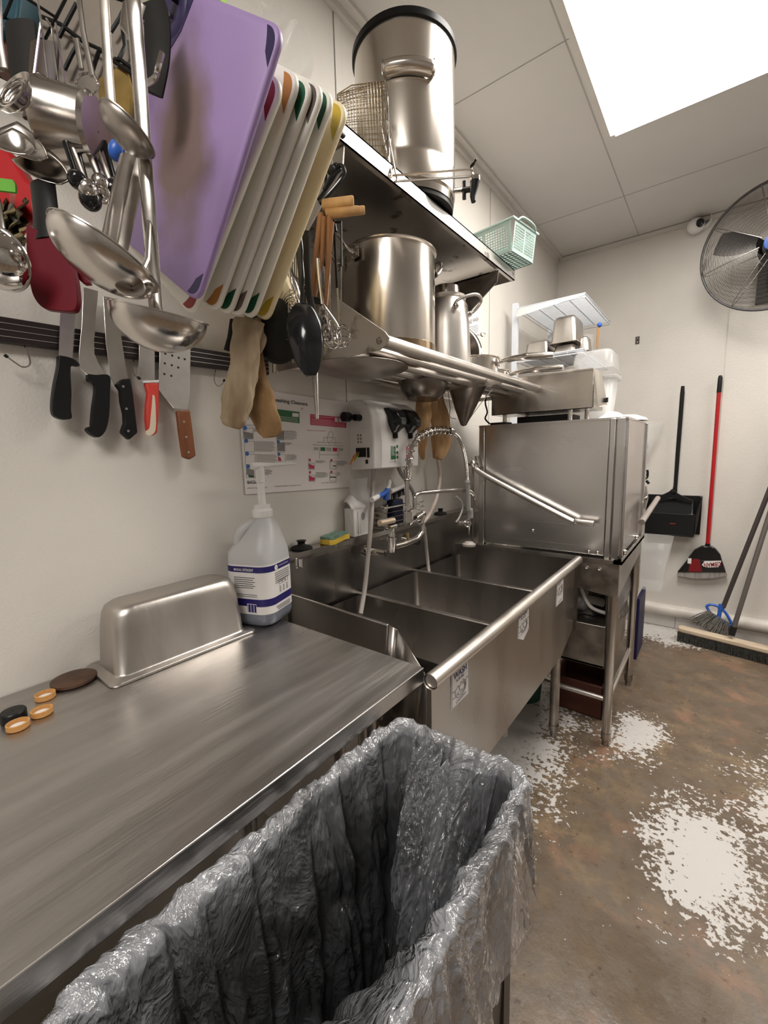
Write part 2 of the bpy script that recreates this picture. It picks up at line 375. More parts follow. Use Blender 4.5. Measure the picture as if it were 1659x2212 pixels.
# ================================================================ sink
t = Thing('compartment_sink', 'three compartment stainless steel sink with backsplash between table and dishwasher', 'sink')
sy0, sy1 = .835, 1.935; fx = .645; rimz = .805
mb = MB()
mb.box((.002, sy0-.005, .55), (.035, 2.56, 1.005)).box((.002, sy0-.005, 1.005), (.062, 2.56, 1.022))
mb.prism([(.035, sy0-.005, .985), (.062, sy0-.005, 1.008), (.035, sy0-.005, 1.008)], (0, 2.56-sy0, 0))
t.part('backsplash', mb, M['sink_steel'])
zb = .53
mb = MB()   # front apron with chamfered bottom corner, bowls, dividers
ap = [(fx, .70, .85), (fx, sy1-.11, .85), (fx, sy1-.11, .575), (fx, sy1-.27, .515), (fx, .82, .515), (fx, .70, .60)]
mb.prism(ap, (-.012, 0, 0))
t.part('front_apron', mb, M['sink_steel'])
ys = [sy0, 1.165, 1.545, sy1]
for i in range(3):
    a, b = ys[i]+(.012 if i else .03), ys[i+1]-.012
    x0, x1 = .05, fx-.02
    l0 = rrect((x0+x1)/2, (a+b)/2, x1-x0, b-a, .02, rimz-.004); l1 = rrect((x0+x1)/2, (a+b)/2, x1-x0-.004, b-a-.004, .03, zb+.04); l2 = rrect((x0+x1)/2, (a+b)/2, x1-x0-.06, b-a-.06, .03, zb)
    bowl = t.part('bowl', MB().loft([l0, l1, l2], False, True), M['sink_steel'])
    t.part('drain', MB().lathe([(.045, .002), (.04, .004), (.03, -.002), (.0005, -.004)], ((x0+x1)/2, (a+b)/2, zb+.002)), M['chrome'], parent=bowl)
for y in ys[1:3]:
    t.part('divider', MB().box((.03, y-.011, zb+.02), (fx-.008, y+.011, rimz)), M['sink_steel'], bev=.003)
t.part('end_wall', MB().box((.03, sy1-.012, zb), (fx-.008, sy1, .853)), M['sink_steel'])
# near end: shallow splash panel with a turned, sloping corner
mb = MB()
e = [V((.035, .850, .888)), V((.425, .850, .879)), V((.40, .846, .60)), V((.035, .846, .60))]
mb.prism(e, (0, -.010, 0))
t.part('end_panel', mb, M['sink_steel'], bev=.002)
mb = MB()
k = [V((.425, .845, .879)), V((.452, .85, .868)), V((.60, .745, .842)), V((.632, .705, .83)), V((.632, .705, .62)), V((.40, .84, .62))]
mb.quad(k[0], k[1], V((.43, .85, .62)), k[5]); mb.quad(k[1], k[2], V((.56, .75, .62)), V((.43, .85, .62))); mb.quad(k[2], k[3], k[4], V((.56, .75, .62)))
t.part('corner_panel', mb, M['sink_steel'], solid=.003)
rail = MB().tube([(.650, .688, .864), (.650, 1.862, .864)], .0168, 24, caps=False)
rail.tube([(.650, .694, .864), (.650, 1.858, .864)], .0145, 24, caps=True)
t.part('front_rail', rail, M['alu'])
for x, y in ((.56, 1.93-.02), (.12, 1.90), (.56, .95), (.12, .95)):
    l = t.part('leg', MB().tube([(x, y, .05), (x, y, .53)], .0205, 18), M['dull_steel'])
    t.part('foot', MB().lathe([(.015, 0), (.015, .03), (.0225, .034), (.0225, .06)], (x, y, 0), n=20, cap0=True), M['dull_steel'], parent=l)
# compartment stickers on the apron
def sticker(word, sub, label, y0, y1, z1, z0, tip, t0, t1, th):
    t = Thing('sink_sticker', label, 'sticker'); x = fx+.0016; w = y1-y0; hh = z1-z0
    poly = [(fx+.0004, y0, z1), (fx+.0004, y1, z1), (fx+.0004, y1, z0+tip)] + ([(fx+.0004, (y0+y1)/2, z0)] if tip else []) + [(fx+.0004, y0, z0+tip)]
    t.part('backing', MB().prism(poly, (.0008, 0, 0)), M['paper'])
    p0, p1 = at(*t0, 'X', x), at(*t1, 'X', x); p1.z = p0.z; mb = MB()
    text_mb(mb, word, p0, p1, th, X_, bold=True)
    text_mb(mb, sub, p0+Y_*w*.16-Z_*th*.62, p1-Y_*w*.16-Z_*th*.62, th*.45, X_, bold=True)
    text_mb(mb, 'CleanDish', (x, y0+w*.25, z0+tip+hh*.06), (x, y1-w*.2, z0+tip+hh*.10), hh*.07, X_)
    t.part('lettering', mb, M['navy'])
    mb = MB(); cy, cz = (y0+y1)/2, p0.z-th*.6-hh*.26
    mb.tube([(x, y0+.003, z1), (x, y0+.003, z0+tip+.002), (x, y1-.003, z0+tip+.002), (x, y1-.003, z1)], .0006, 4)
    for k in range(3):
        mb.tube([(x, cy+w*(.30-.07*k)*math.cos(q)+w*.03*k, cz+hh*(.20-.05*k)*math.sin(q)) for q in [math.radians(-200+k*40+i*14) for i in range(20)]], .0008, 5)
    mb.tube(smooth([(x, y0+w*.06, cz+hh*.08), (x, y0+w*.22, cz+hh*.05), (x, cy-w*.12, cz+hh*.12), (x, cy-w*.05, cz-hh*.02), (x, cy+w*.1, cz-hh*.06)]), .0008, 5)
    mb.tube(smooth([(x, cy+w*.28, cz+hh*.08), (x, y1-w*.15, cz+hh*.15), (x, y1-w*.06, cz+hh*.12)]), .0008, 5)
    mb.tube(smooth([(x, y0+w*.06, cz-hh*.10), (x, y0+w*.25, cz-hh*.10), (x, cy-w*.1, cz-hh*.04)]), .0008, 5)
    t.part('hand_drawing', mb, M['greyink'])
sticker('WASH', 'LAVE', 'white WASH sticker on the nearest compartment of the sink front', .781, .869, .845, .751, 0, (980, 1470), (1008, 1446), .0155)
sticker('RINSE', 'ENJUAGUE', 'white pointed RINSE sticker on the middle compartment of the sink front', 1.186, 1.282, .845, .747, .022, (1121, 1338), (1139, 1324), .013)
sticker('SANITIZE', 'DESINFECTE', 'white SANITIZE sticker on the far compartment of the sink front', 1.570, 1.662, .845, .748, 0, (1203, 1263), (1214, 1252), .013)

# ================================================================ dishwasher
t = Thing('dishwasher', 'stainless steel door type dishwasher at the far end of the sink', 'dishwasher')
dx0, dx1, dy0, dy1, dz0, dz1 = .160, .790, 1.945, 2.53, .862, 1.440
mb = MB().box((dx0+.03, dy0+.012, dz0+.01), (dx1-.015, dy1-.01, dz1-.012))
t.part('hood', mb, M['dw_steel'])
d = t.part('door', MB().box((dx0+.035, dy0, dz0+.012), (dx1-.062, dy0+.012, dz1)), M['dw_steel'], bev=.002)
for z in (.905, .995, 1.20):
    t.part('crease', MB().box((dx0+.04, dy0-.0012, z), (dx1-.07, dy0+.002, z+.0025)), M['dw_steel'], parent=d)
for x, z in ((dx1-.12, .885), (dx1-.085, .885), (dx0+.27, .955)):
    t.part('rivet', MB().ball((x, dy0-.001, z), .007, 8), M['chrome'], parent=d)
t.part('side_door', MB().box((dx1-.012, dy0+.03, dz0+.02), (dx1, dy1-.03, dz1)), M['dw_steel'], bev=.002)
for x, y, wx, wy in ((dx0, dy0-.004, .030, .03), (dx1-.060, dy0-.006, .022, .02), (dx1-.034, dy0-.012, .03, .026), (dx1-.006, dy0+.012, .012, .02), (dx1-.012, dy1-.03, .02, .03), (dx0, dy1-.03, .03, .03)):
    t.part('corner_post', MB().box((x, y, dz0), (x+wx, y+wy, dz1+.001)), M['dw_steel'], bev=.003)
t.part('top', MB().box((dx0, dy0-.004, dz1-.004), (dx1+.004, dy1, dz1+.004)), M['dw_steel'])
mb = MB().box((dx0-.01, dy0-.03, dz0-.012), (dx1+.008, dy0+.02, dz0+.002)).box((dx1-.02, dy0-.03, dz0-.012), (dx1+.012, dy1+.06, dz0+.002)).box((dx0, dy1, dz0-.012), (dx1, dy1+.06, dz0+.002)).box((dx1+.008, dy0-.03, dz0-.012), (dx1+.012, dy1+.06, dz0+.014))
t.part('table_rim', mb, M['steel'])
def dwp(pts, y): return [at(x, yy, 'Y', y) for x, yy in pts]
h_ = [V((.10, 2.12, 1.225))] + dwp([(1022, 1000), (1026, 1008), (1050, 1028), (1226, 1121), (1243, 1126), (1283, 1131)], 1.895)
hd = t.part('door_handle', MB().tube(smooth(h_, 5), .0125, 16), M['alu'])
t.part('handle_pivot', MB().tube([at(1030, 985, 'Y', 1.93), at(1036, 1010, 'Y', 1.93)], .011, 12).tube([(.105, 1.93, 1.26), (.13, 1.97, 1.26)], .008, 10), M['dull_steel'], parent=hd)
t.part('handle_bar', MB().tube([at(1421, 1076, 'X', .84), at(1386, 1128, 'X', .84)], .0125, 14), M['alu'])
t.part('rod', MB().tube([(.125, 1.95, .87), (.125, 1.95, 1.25)], .006, 10), M['dull_steel'])
t.part('rinse_bolt', MB().ball((dx1+.006, 2.02, .885), .01, 8).ball((dx1+.006, 2.36, .89), .01, 8), M['chrome'])
# lower tank
tp = [(dx0, dy0-.005, .86), (dx1, dy0-.005, .86), (dx1, dy0-.005, .70), (.50, dy0-.005, .735), (dx0, dy0-.005, .76)]
mb = MB().prism([V(p) for p in tp], (0, .01, 0)); mb.prism([(dx1-.01, dy0, .86), (dx1-.01, dy1+.05, .86), (dx1-.01, dy1+.05, .775), (dx1-.01, dy0, .70)], (.01, 0, 0))
mb.box((dx0, dy1, .76), (dx1, dy1+.01, .86)).box((dx0, dy0, .78), (dx1, dy1, .785))
tk = t.part('tank', mb, M['dull_steel'])
for x in (.665, .715): t.part('tank_bolt', MB().ball((x, dy0-.007, .815), .011, 8, sz=.6), M['chrome'], parent=tk)
for x, y in ((.765, 1.985), (.765, 2.60), (.20, 1.985), (.20, 2.60)):
    l = t.part('leg', MB().tube([(x, y, .05), (x, y, .50), (x, y, .58), (x, y, .86)], [.0195, .0195, .026, .026], 18), M['steel'])
    t.part('foot', MB().lathe([(.016, 0), (.016, .02), (.021, .026), (.021, .06)], (x, y, 0), n=18, cap0=True), M['dull_steel'], parent=l)
t.part('cross_brace', MB().tube([(.20, 1.985, .215), (.765, 1.985, .215)], .011, 12), M['alu'])
t.part('cross_brace', MB().tube([(.765, 1.985, .215), (.765, 2.60, .215)], .011, 12), M['alu'])
mb = MB().box((.22, 2.03, .33), (.735, 2.055, .53)).box((.735, 2.03, .33), (.75, 2.50, .53)).box((.22, 2.03, .33), (.735, 2.50, .345)).box((.22, 2.055, .515), (.735, 2.50, .528))
t.part('pump_cover', mb, M['dull_steel'], bev=.003)
t.part('pump_motor', MB().lathe([(.001, 0), (.07, .005), (.075, .02), (.075, .2), (.06, .22), (.001, .225)], (.42, 2.16, .62), X_, 24), M['grey_pl'], label='grey pump motor under the tank')
t.part('drain_pipe', MB().tube(smooth([(.25, 2.1, .75), (.27, 2.09, .62), (.36, 2.08, .56), (.52, 2.08, .565), (.60, 2.1, .62), (.70, 2.15, .60)]), .02, 14), M['hose'], label='grey drain pipe under the tank')
t.part('hose', MB().tube(smooth([(.3, 2.06, .56), (.42, 2.05, .555), (.5, 2.05, .60), (.6, 2.07, .605)]), .009, 10).tube(smooth([(.62, 2.06, .68), (.66, 2.07, .60), (.72, 2.1, .57)]), .008, 10), M['white'])
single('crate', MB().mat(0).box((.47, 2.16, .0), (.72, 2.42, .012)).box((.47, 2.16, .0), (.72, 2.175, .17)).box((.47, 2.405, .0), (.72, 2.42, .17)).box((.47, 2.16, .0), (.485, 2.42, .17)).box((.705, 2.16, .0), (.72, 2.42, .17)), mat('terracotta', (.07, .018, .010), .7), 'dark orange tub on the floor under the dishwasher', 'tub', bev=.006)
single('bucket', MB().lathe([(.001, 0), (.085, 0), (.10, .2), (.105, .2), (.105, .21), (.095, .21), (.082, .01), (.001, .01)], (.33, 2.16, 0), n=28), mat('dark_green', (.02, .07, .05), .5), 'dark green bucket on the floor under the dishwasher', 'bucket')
single('standpipe', MB().tube([(.36, 1.78, 0), (.36, 1.78, .53)], .028, 16), M['white'], 'cream waste pipe rising under the sink', 'pipe')

def lump(i, j):
    a = i*2*math.pi; r_ = .5+.22*ridge0(V((math.cos(a)*2, math.sin(a)*2, j*3)))
    return V((.50+.235*math.cos(a)*min(1, r_+.35), 2.28+.20*math.sin(a)*min(1, r_+.35), .532+.17*math.sin(j*math.pi/2)*(.75+.5*noise.noise(V((math.cos(a)*2, math.sin(a)*2, 3)))))) if j < .97 else V((.50, 2.28, .70))
def ridge0(v): return 1-abs(noise.noise(v))*2
single('bag_or_filler', MB().grid(lump, 60, 20, True), mat('dark_backing', (.045, .040, .040), .25, 0, .4, 20), 'dark crumpled filler added under the dishwasher tank to darken the gap', 'bag', ang=180)  # added dark lump that hides the bright floor behind the tank
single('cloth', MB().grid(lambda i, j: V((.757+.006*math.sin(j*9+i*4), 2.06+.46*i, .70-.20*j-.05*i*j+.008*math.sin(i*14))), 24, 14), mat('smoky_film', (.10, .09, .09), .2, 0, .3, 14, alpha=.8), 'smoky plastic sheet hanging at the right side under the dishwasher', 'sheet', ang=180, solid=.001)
# ================================================================ upper shelf
SZ = 2.028; SX = .40
t = Thing('wall_shelf', 'upper solid stainless steel wall shelf carrying the drinks urn', 'shelf')
mb = MB().box((.003, .735, SZ-.004), (SX, 1.748, SZ)).box((SX-.003, .735, SZ-.040), (SX, 1.748, SZ)).box((SX-.015, .735, SZ-.040), (SX, 1.748, SZ-.037)).box((.003, 1.745, SZ-.040), (SX, 1.748, SZ)).box((.003, .735, SZ-.04), (.006, 1.748, SZ+.03))
t.part('shelf_board', mb, M['shelf_steel'])
for y in (1.60, .765):
    br = MB().prism([(.003, y, SZ-.043), (SX-.004, y, SZ-.043), (SX-.010, y, SZ-.083), (.02, y, 1.665), (.003, y, 1.665)], (0, .004, 0))
    br.box((.003, y, SZ-.048), (SX-.04, y+.03, SZ-.042))
    b = t.part('bracket', br, M['dull_steel'])
    for x in (.06, .30): t.part('bolt', MB().ball((x, y+.02, SZ-.05), .006, 6), M['chrome'], parent=b)
# ================================================================ lower tubular shelf
t = Thing('tubular_shelf', 'lower tubular steel wall shelf holding the stock pots', 'shelf')
LZ = 1.600
mb = MB()
for x, r in ((.405, .0165), (.33, .0125), (.255, .0125), (.18, .0125), (.105, .0125), (.03, .0165)):
    tb = MB().tube([(x, .872, LZ), (x, 2.06, LZ)], r, 16)
    t.part('shelf_tube', tb, M['alu'])
t.part('end_bar', MB().tube([(.02, 2.05, LZ-.018), (.405, 2.05, LZ-.018)], .012, 14), M['alu'])
for y in (.868, 1.62):
    g = MB(); pl = [(.003, y, 1.578), (.400, y, 1.578), (.424, y, 1.588), (.430, y, 1.603), (.418, y, 1.618), (.20, y, 1.775), (.06, y, 1.80), (.003, y, 1.80)]
    if y > 1: pl = [(.003, y, 1.578), (.40, y, 1.578), (.42, y, 1.59), (.40, y, 1.60), (.10, y, 1.64), (.003, y, 1.72)]
    g.prism(pl, (0, .004, 0)); b = t.part('end_bracket', g, M['gusset_steel'], label='spotted steel end bracket' if y < 1 else None)
    for x in (.075, .40): t.part('bolt', MB().lathe([(.001, -.007), (.006, -.006), (.009, -.001), (.009, .001)], (x, y, LZ), Y_, 14), M['dull_steel'], parent=b)
# ---- stock pots
def strap_handle(t, c, ax, out, w, dr, r=.0055, name='handle'):
    # loop handle: c centre on the wall, ax direction along the wall, out outward, dr rise
    c, ax, out = V(c), V(ax).normalized(), V(out).normalized()
    p = [c-ax*w/2, c-ax*w/2+out*.018, c-ax*w*.42+out*.040+Z_*dr*.5, c-ax*w*.2+out*.05+Z_*dr, c+ax*w*.2+out*.05+Z_*dr, c+ax*w*.42+out*.040+Z_*dr*.5, c+ax*w/2+out*.018, c+ax*w/2]
    h = t.part(name, MB().tube(smooth(p, 5), r, 12), M['chrome'])
    for s in (-1, 1):
        q = c+ax*s*w/2+out*.003; t.part('handle_plate', MB().obox(q, ax*.019, Z_*.017, out*.0018), M['satin'], parent=h, bev=.003)
        for u in (-1, 1):
            for v_ in (-1, 1): t.part('rivet', MB().ball(q+ax*.011*u+Z_*.010*v_+out*.003, .0035, 5), M['chrome'], parent=h)
def pot(name, label, c, R, Hh, m='pot_steel', band=True, handles=(), lid=False):
    t = Thing(name, label, 'pot', None); c = V(c)
    pr = [(.001, 0), (R-.012, 0), (R-.003, .008), (R, .02), (R, Hh-.006), (R+.006, Hh-.003), (R+.007, Hh), (R+.002, Hh+.002), (R-.003, Hh-.004), (R-.004, .02), (R-.02, .006), (.001, .006)]
    t.part('body', MB().lathe(pr, c, n=72), M[m])
    if band: t.part('base_disc', MB().lathe([(.001, -.001), (R-.008, -.001), (R+.0015, .006), (R+.0015, .034), (R-.001, .036)], c, n=72), M['pot_brown'], label='discoloured brownish base band')
    for a in handles:
        o = V((math.cos(a), math.sin(a), 0)); strap_handle(t, c+o*R+Z_*(Hh-.032), o.cross(Z_), o, .085, .050)
    return t
M['pot_brown'] = mat('heat_tinted_steel', (.36, .27, .18), .18, 1, .35, 9, (1, 1, .3))
PZ = LZ+.0165
pc = V((.235, 1.135, PZ)); t = pot('stock_pot', 'large tall stainless stock pot with loop handles, biggest on the tube shelf', pc, .142, .305, handles=(math.radians(-108), math.radians(70)))
c2 = V((.250, 1.465, PZ))
t = Thing('milk_can', 'narrow tapered aluminium can with a swing handle behind the big stock pot', 'pot')
pr = [(.001, 0), (.084, 0), (.091, .01), (.092, .03), (.086, .16), (.079, .235), (.070, .252), (.073, .258), (.074, .266), (.069, .268), (.066, .262), (.066, .25), (.076, .15), (.086, .02), (.001, .01)]
t.part('body', MB().lathe(pr, c2, n=48), M['alu'])
t.part('lid', MB().lathe([(.066, .262), (.052, .266), (.050, .300), (.046, .304), (.001, .304)], c2, n=40), M['satin'])
q = c2+V((.073, -.02, .215))
t.part('bail_handle', MB().tube(smooth([c2+V((.062, -.05, .215)), c2+V((.085, -.06, .23)), c2+V((.125, -.01, .25)), c2+V((.120, .045, .245)), c2+V((.085, .065, .222)), c2+V((.062, .055, .21))], 5), .0055, 10), M['alu'])
t.part('ear', MB().ball(c2+V((.070, -.052, .215)), .011, 8), M['satin']); t.part('ear', MB().ball(c2+V((.068, .056, .212)), .011, 8), M['satin'])
# ---- saucepans with long handles, further along
def saucepan(name, label, c, R, Hh, hdir, hl, m='pot_steel', tilt=0, flat=True):
    t = Thing(name, label, 'pan'); c = V(c); hd = V(hdir).normalized(); ax = (Z_*math.cos(tilt)+V((0, -1, 0))*math.sin(tilt))
    t.part('body', MB().lathe([(.001, 0), (R*.9, 0), (R*.97, .006), (R, .02), (R+.001, Hh), (R+.008, Hh+.003), (R+.008, Hh+.006), (R-.002, Hh), (R-.004, .02), (R*.9, .006), (.001, .006)], c, ax, 48), M[m])
    s = c+hd*(R-.002)+Z_*(Hh-.018)
    h = t.part('handle', MB().tube(smooth([s, s+hd*.04+Z_*.008, s+hd*hl*.5+Z_*.012, s+hd*hl+Z_*.004], 5), [.011]*5+[.014]*5+[.017]*5+[.014], 14, flat=.85 if flat else 1, hint=(0, 0, 1)), M['satin'])
    t.part('bracket', MB().obox(s+hd*.004, Z_*.014, hd.cross(Z_)*.020, hd*.003), M['satin'], parent=h, bev=.002)
    return t
saucepan('saucepan', 'deep steel saucepan with a long hollow handle pointing to the aisle, on the tube shelf', (.235, 1.735, PZ), .098, .085, (1, .16, 0), .22)
saucepan('saucepan', 'second steel saucepan with a flat handle under the nearest one, at the shelf end', (.22, 1.93, PZ), .085, .060, (1, .02, 0), .24)
t = Thing('colander', 'round steel colander leaning on the wall behind the saucepans', 'colander')
pr = [(.001, 0), (.06, .002), (.105, .025), (.125, .06), (.132, .062), (.132, .066), (.122, .064), (.10, .03), (.058, .007), (.001, .005)]
t.part('bowl', MB().lathe(pr, (.075, 1.80, 1.762), V((.75, -.55, .35)), 48), M['satin'])
t.part('ring', MB().tube(arc(V((.075, 1.80, 1.762))+V((.75, -.55, .35)).normalized()*.064, V((.55, .75, 0)).normalized(), V((.75, -.55, .35)).normalized().cross(V((.55, .75, 0)).normalized()), .132, 0, 352, 40), .004, 8), M['chrome'])
t.part('hook', MB().tube(arc(at(1043, 722, 'Y', 1.9), RT, UP, .010, 0, 330, 16), .003, 6), M['chrome'])
single('mixing_bowl', MB().lathe([(.001, .0), (.05, .004), (.09, .03), (.115, .075), (.120, .078), (.117, .081), (.088, .034), (.05, .009), (.001, .005)], (.22, 1.945, PZ+.078), V((.0, -.12, -1)), 48), M['satin'], 'shiny steel bowl turned over on the far saucepan of the tube shelf', 'bowl')
# ---- things seen through / hung under the tubes
single('wok_lid', MB().lathe([(.001, .0), (.09, .004), (.14, .018), (.145, .020), (.14, .023), (.09, .009), (.001, .005)], (.22, 1.0, 1.555), V((0, .02, 1)), 48), M['dull_steel'], 'wide dark steel lid hung flat under the tube shelf below the stock pot', 'lid')
t = Thing('chinois', 'dark conical strainer hanging point down through the far shelf tubes', 'strainer')
cc = at(1008, 845, 'Y', 1.72); 
t.part('cone', MB().lathe([(.001, -.150), (.012, -.146), (.040, -.085), (.085, .03), (.088, .032), (.084, .034), (.036, -.08), (.001, -.14)], V((.215, 1.70, 1.580)), V((.12, -.05, 1)), 40), M['dark_steel'])
t.part('wire_guard', MB().tube(smooth([at(1006, 905, 'Y', 1.72), at(1012, 907, 'Y', 1.72), at(1040, 870, 'Y', 1.72), at(1062, 842, 'Y', 1.72)]), .0018, 6).tube(smooth([at(968, 845, 'Y', 1.72), at(972, 880, 'Y', 1.72), at(972, 900, 'Y', 1.72), at(985, 905, 'Y', 1.72)]), .0018, 6), M['chrome'])
single('sauce_pan', MB().lathe([(.001, 0), (.06, .003), (.085, .03), (.092, .06), (.098, .062), (.090, .064), (.08, .03), (.06, .008), (.001, .005)], (.16, 1.44, 1.525), V((0, .1, 1)), 40), M['dark_steel'], 'dark round bowl hanging between the shelf tubes above the gloves', 'bowl')
# rubber gloves hanging under the shelf
def cloth_tube(name, label, pts, ws, th, mt, cat, seed, hint, folds=3):
    n = 44; path = smooth([V(p) for p in pts], 8); W = []
    for i in range(len(path)):
        tt = i/(len(path)-1)*(len(ws)-1); a = min(int(tt), len(ws)-2); W.append(ws[a]+(ws[a+1]-ws[a])*(tt-a))
    loops = []
    for i, p in enumerate(path):
        T = (path[min(i+1, len(path)-1)]-path[max(0, i-1)]).normalized(); h = V(hint); a = (h-T*h.dot(T)).normalized(); b = T.cross(a)
        lp = []
        for j in range(n):
            q = 2*math.pi*j/n; nn = noise.noise(V((math.cos(q)*1.8+seed, math.sin(q)*1.8, i*.16)))*.30 + .20*math.cos(folds*q+i*.10+seed) + .14*noise.noise(V((math.cos(q)*4+seed, math.sin(q)*4, i*.5)))
            k = 1+nn; lp.append(p + a*math.cos(q)*W[i]*k + b*math.sin(q)*W[i]*th*k)
        loops.append(lp)
    return single(name, MB().loft(loops), mt, label, cat, sub=1, ang=180)
cloth_tube('rubber_glove', 'left brown rubber glove hanging under the tube shelf', [at(917, 842, 'X', .085), at(915, 890, 'X', .085), at(913, 940, 'X', .085), at(914, 993, 'X', .085)], [.024, .030, .030, .008], .45, M['ochre'], 'glove', 1, RT)
cloth_tube('rubber_glove', 'right wider brown rubber glove hanging under the tube shelf by the hose', [at(940, 838, 'X', .085), at(946, 890, 'X', .085), at(952, 950, 'X', .085), at(944, 992, 'X', .085)], [.020, .038, .044, .018], .5, M['ochre'], 'glove', 5, RT)

# ================================================================ on the upper shelf
t = Thing('drinks_urn', 'tall stainless steel drinks urn with black lid and tap on the upper shelf', 'urn')
uc = V((.285, 1.165, SZ+.001)); UR, UH = .145, .415
t.part('body', MB().lathe([(UR-.02, .012), (UR-.004, .012), (UR-.002, .03), (UR-.006, .034), (UR, .038), (UR, .10), (UR-.001, .105), (UR, .11), (UR, UH), (UR-.01, UH+.003)], uc, n=72), M['steel_hi'] if 'steel_hi' in M else M['pot_steel'])
t.part('base', MB().lathe([(.001, .004), (UR-.03, .004), (UR-.022, 0), (UR-.006, 0), (UR-.006, .014), (.001, .014)], uc, n=60), M['black'], label='black plastic base')
t.part('lid', MB().lathe([(UR+.003, UH-.006), (UR+.006, UH-.004), (UR+.006, UH+.012), (UR-.01, UH+.022), (.03, UH+.034), (.001, UH+.034)], uc, n=72, cap0=True), M['black'], label='black lid')
o = V((.62, -.78, 0)).normalized(); tn = V((-o.y, o.x, 0))
for s in (1,):
    hz = Z_*.290
    L_ = [uc+o*(UR-.002)+tn*q+hz for q in (-.055, .055)]
    p = MB()
    for e_, w_h in ((0, 1),):
        prof = lambda u, v: uc + (o*math.cos(u)+tn*math.sin(u))*(UR+.003+.024*math.sin(math.pi*v)) + hz + Z_*(.018*math.cos(math.pi*v))
        p.grid(lambda i, j: prof(-.42+.84*i, j), 14, 8)
    hh = t.part('side_grip', p, M['pot_steel'], solid=.002)
    for sg in (-.43, .43):
        t.part('grip_end', MB().obox(uc+(o*math.cos(sg)+tn*math.sin(sg))*(UR+.008)+hz, Z_*.020, (tn*math.cos(sg)-o*math.sin(sg))*.003, (o*math.cos(sg)+tn*math.sin(sg))*.012), M['satin'], parent=hh, bev=.003)
b0 = at(988, 412, 'Y', 1.27); b1 = at(1004, 408, 'Y', 1.27)
tp = t.part('tap', MB().tube([at(978, 413, 'Y', 1.27), at(1000, 411, 'Y', 1.27)], .008, 12), M['chrome'])
d = at(1020, 400, 'Y', 1.27)
t.part('tap_body', MB().tube([at(1000, 411, 'Y', 1.27), at(1018, 409, 'Y', 1.27)], .008, 12).tube([at(1003, 392, 'Y', 1.27), at(1003, 430, 'Y', 1.27)], .006, 12).tube([at(1026, 388, 'Y', 1.27), at(1024, 405, 'Y', 1.27), at(1021, 425, 'Y', 1.27), at(1023, 436, 'Y', 1.27)], [.014, .012, .008, .007], 14), M['black'], parent=tp, label='black tap body')
t.part('tap_collar', MB().lathe([(.001, 0), (.015, 0), (.015, .012), (.006, .016), (.001, .018)], at(1026, 392, 'Y', 1.27), Z_, 16), M['chrome'], parent=tp)
t.part('tap_lever', MB().tube(smooth([at(1023, 380, 'Y', 1.27), at(1018, 362, 'Y', 1.27), at(1024, 352, 'Y', 1.27), at(1029, 343, 'Y', 1.27)]), [.005]*6+[.006]*6+[.004]*6+[.002], 10, flat=.6), M['black'], parent=tp, label='black tap lever')
# ---- fry basket
t = Thing('fry_basket', 'round wire mesh fry basket with long handle on the upper shelf beside the urn', 'basket')
bc = V((.215, .965, SZ+.10)); bx = V((.55, .25, .60)).normalized()
ctr = at(793, 285, 'X', .30); mb = MB()
A_, B_, C_ = frame(vd(.55, -.15, .6))
ctr = P(785, 278, (P(0, 0, 1)-CAM).length*0+ (at(785, 278, 'X', .33)-CAM).dot(FW))
A_, B_, C_ = (RT*.45+UP*-.2+FW*.85).normalized(), None, None
C_ = (RT*1.0 + UP*.05).normalized(); A_ = frame(C_)[0]; B_ = C_.cross(A_)
L0, Rb = .115, .082
for j in range(22):
    q = 2*math.pi*j/22; mb.tube([ctr-C_*L0/2+(A_*math.cos(q)+B_*math.sin(q))*Rb*.78, ctr-C_*L0*.2+(A_*math.cos(q)+B_*math.sin(q))*Rb*.95, ctr+C_*L0/2+(A_*math.cos(q)+B_*math.sin(q))*Rb], .0009, 4, caps=False)
    q2 = q+.14; mb.tube([ctr-C_*L0/2+(A_*math.cos(q2)+B_*math.sin(q2))*Rb*.78, ctr+C_*L0/2+(A_*math.cos(q2)+B_*math.sin(q2))*Rb], .0009, 4, caps=False)
for k in range(17):
    u = k/16; r_ = Rb*(.78+.22*min(1, u*1.6)); mb.tube([ctr+C_*L0*(u-.5)+(A_*math.cos(q)+B_*math.sin(q))*r_ for q in [2*math.pi*i/24 for i in range(24)]], .0008, 4, closed=True)
for k in range(-6, 7):
    x = k/6.6*Rb*.78; w2 = math.sqrt(max(0, (Rb*.78)**2-x*x))
    mb.tube([ctr-C_*L0/2+A_*x-B_*w2, ctr-C_*L0/2+A_*x+B_*w2], .0009, 4, caps=False); mb.tube([ctr-C_*L0/2+B_*x-A_*w2, ctr-C_*L0/2+B_*x+A_*w2], .0009, 4, caps=False)
t.part('mesh', mb, mat('mesh_wire', (.50, .42, .30), .3, 1, .2))
t.part('rim', MB().tube([ctr+C_*L0/2+(A_*math.cos(q)+B_*math.sin(q))*Rb for q in [2*math.pi*i/32 for i in range(32)]], .003, 8, closed=True), M['chrome'])
def dep(x, y, X): return (at(x, y, 'X', X)-CAM).dot(FW)
hp = [P(815, 222, 1.12), P(826, 290, 1.08), P(846, 376, 1.04), P(850, 379, 1.04), P(1004, 367, .98), P(1018, 372, .98), P(1022, 378, .98)]
hp2 = [P(832, 250, 1.12), P(842, 310, 1.08), P(857, 385, 1.04), P(864, 391, 1.04), P(1004, 382, .99), P(1018, 380, .985), P(1022, 378, .98)]
t.part('handle', MB().tube(smooth(hp, 5), .0026, 8).tube(smooth(hp2, 5), .0026, 8), M['alu'])
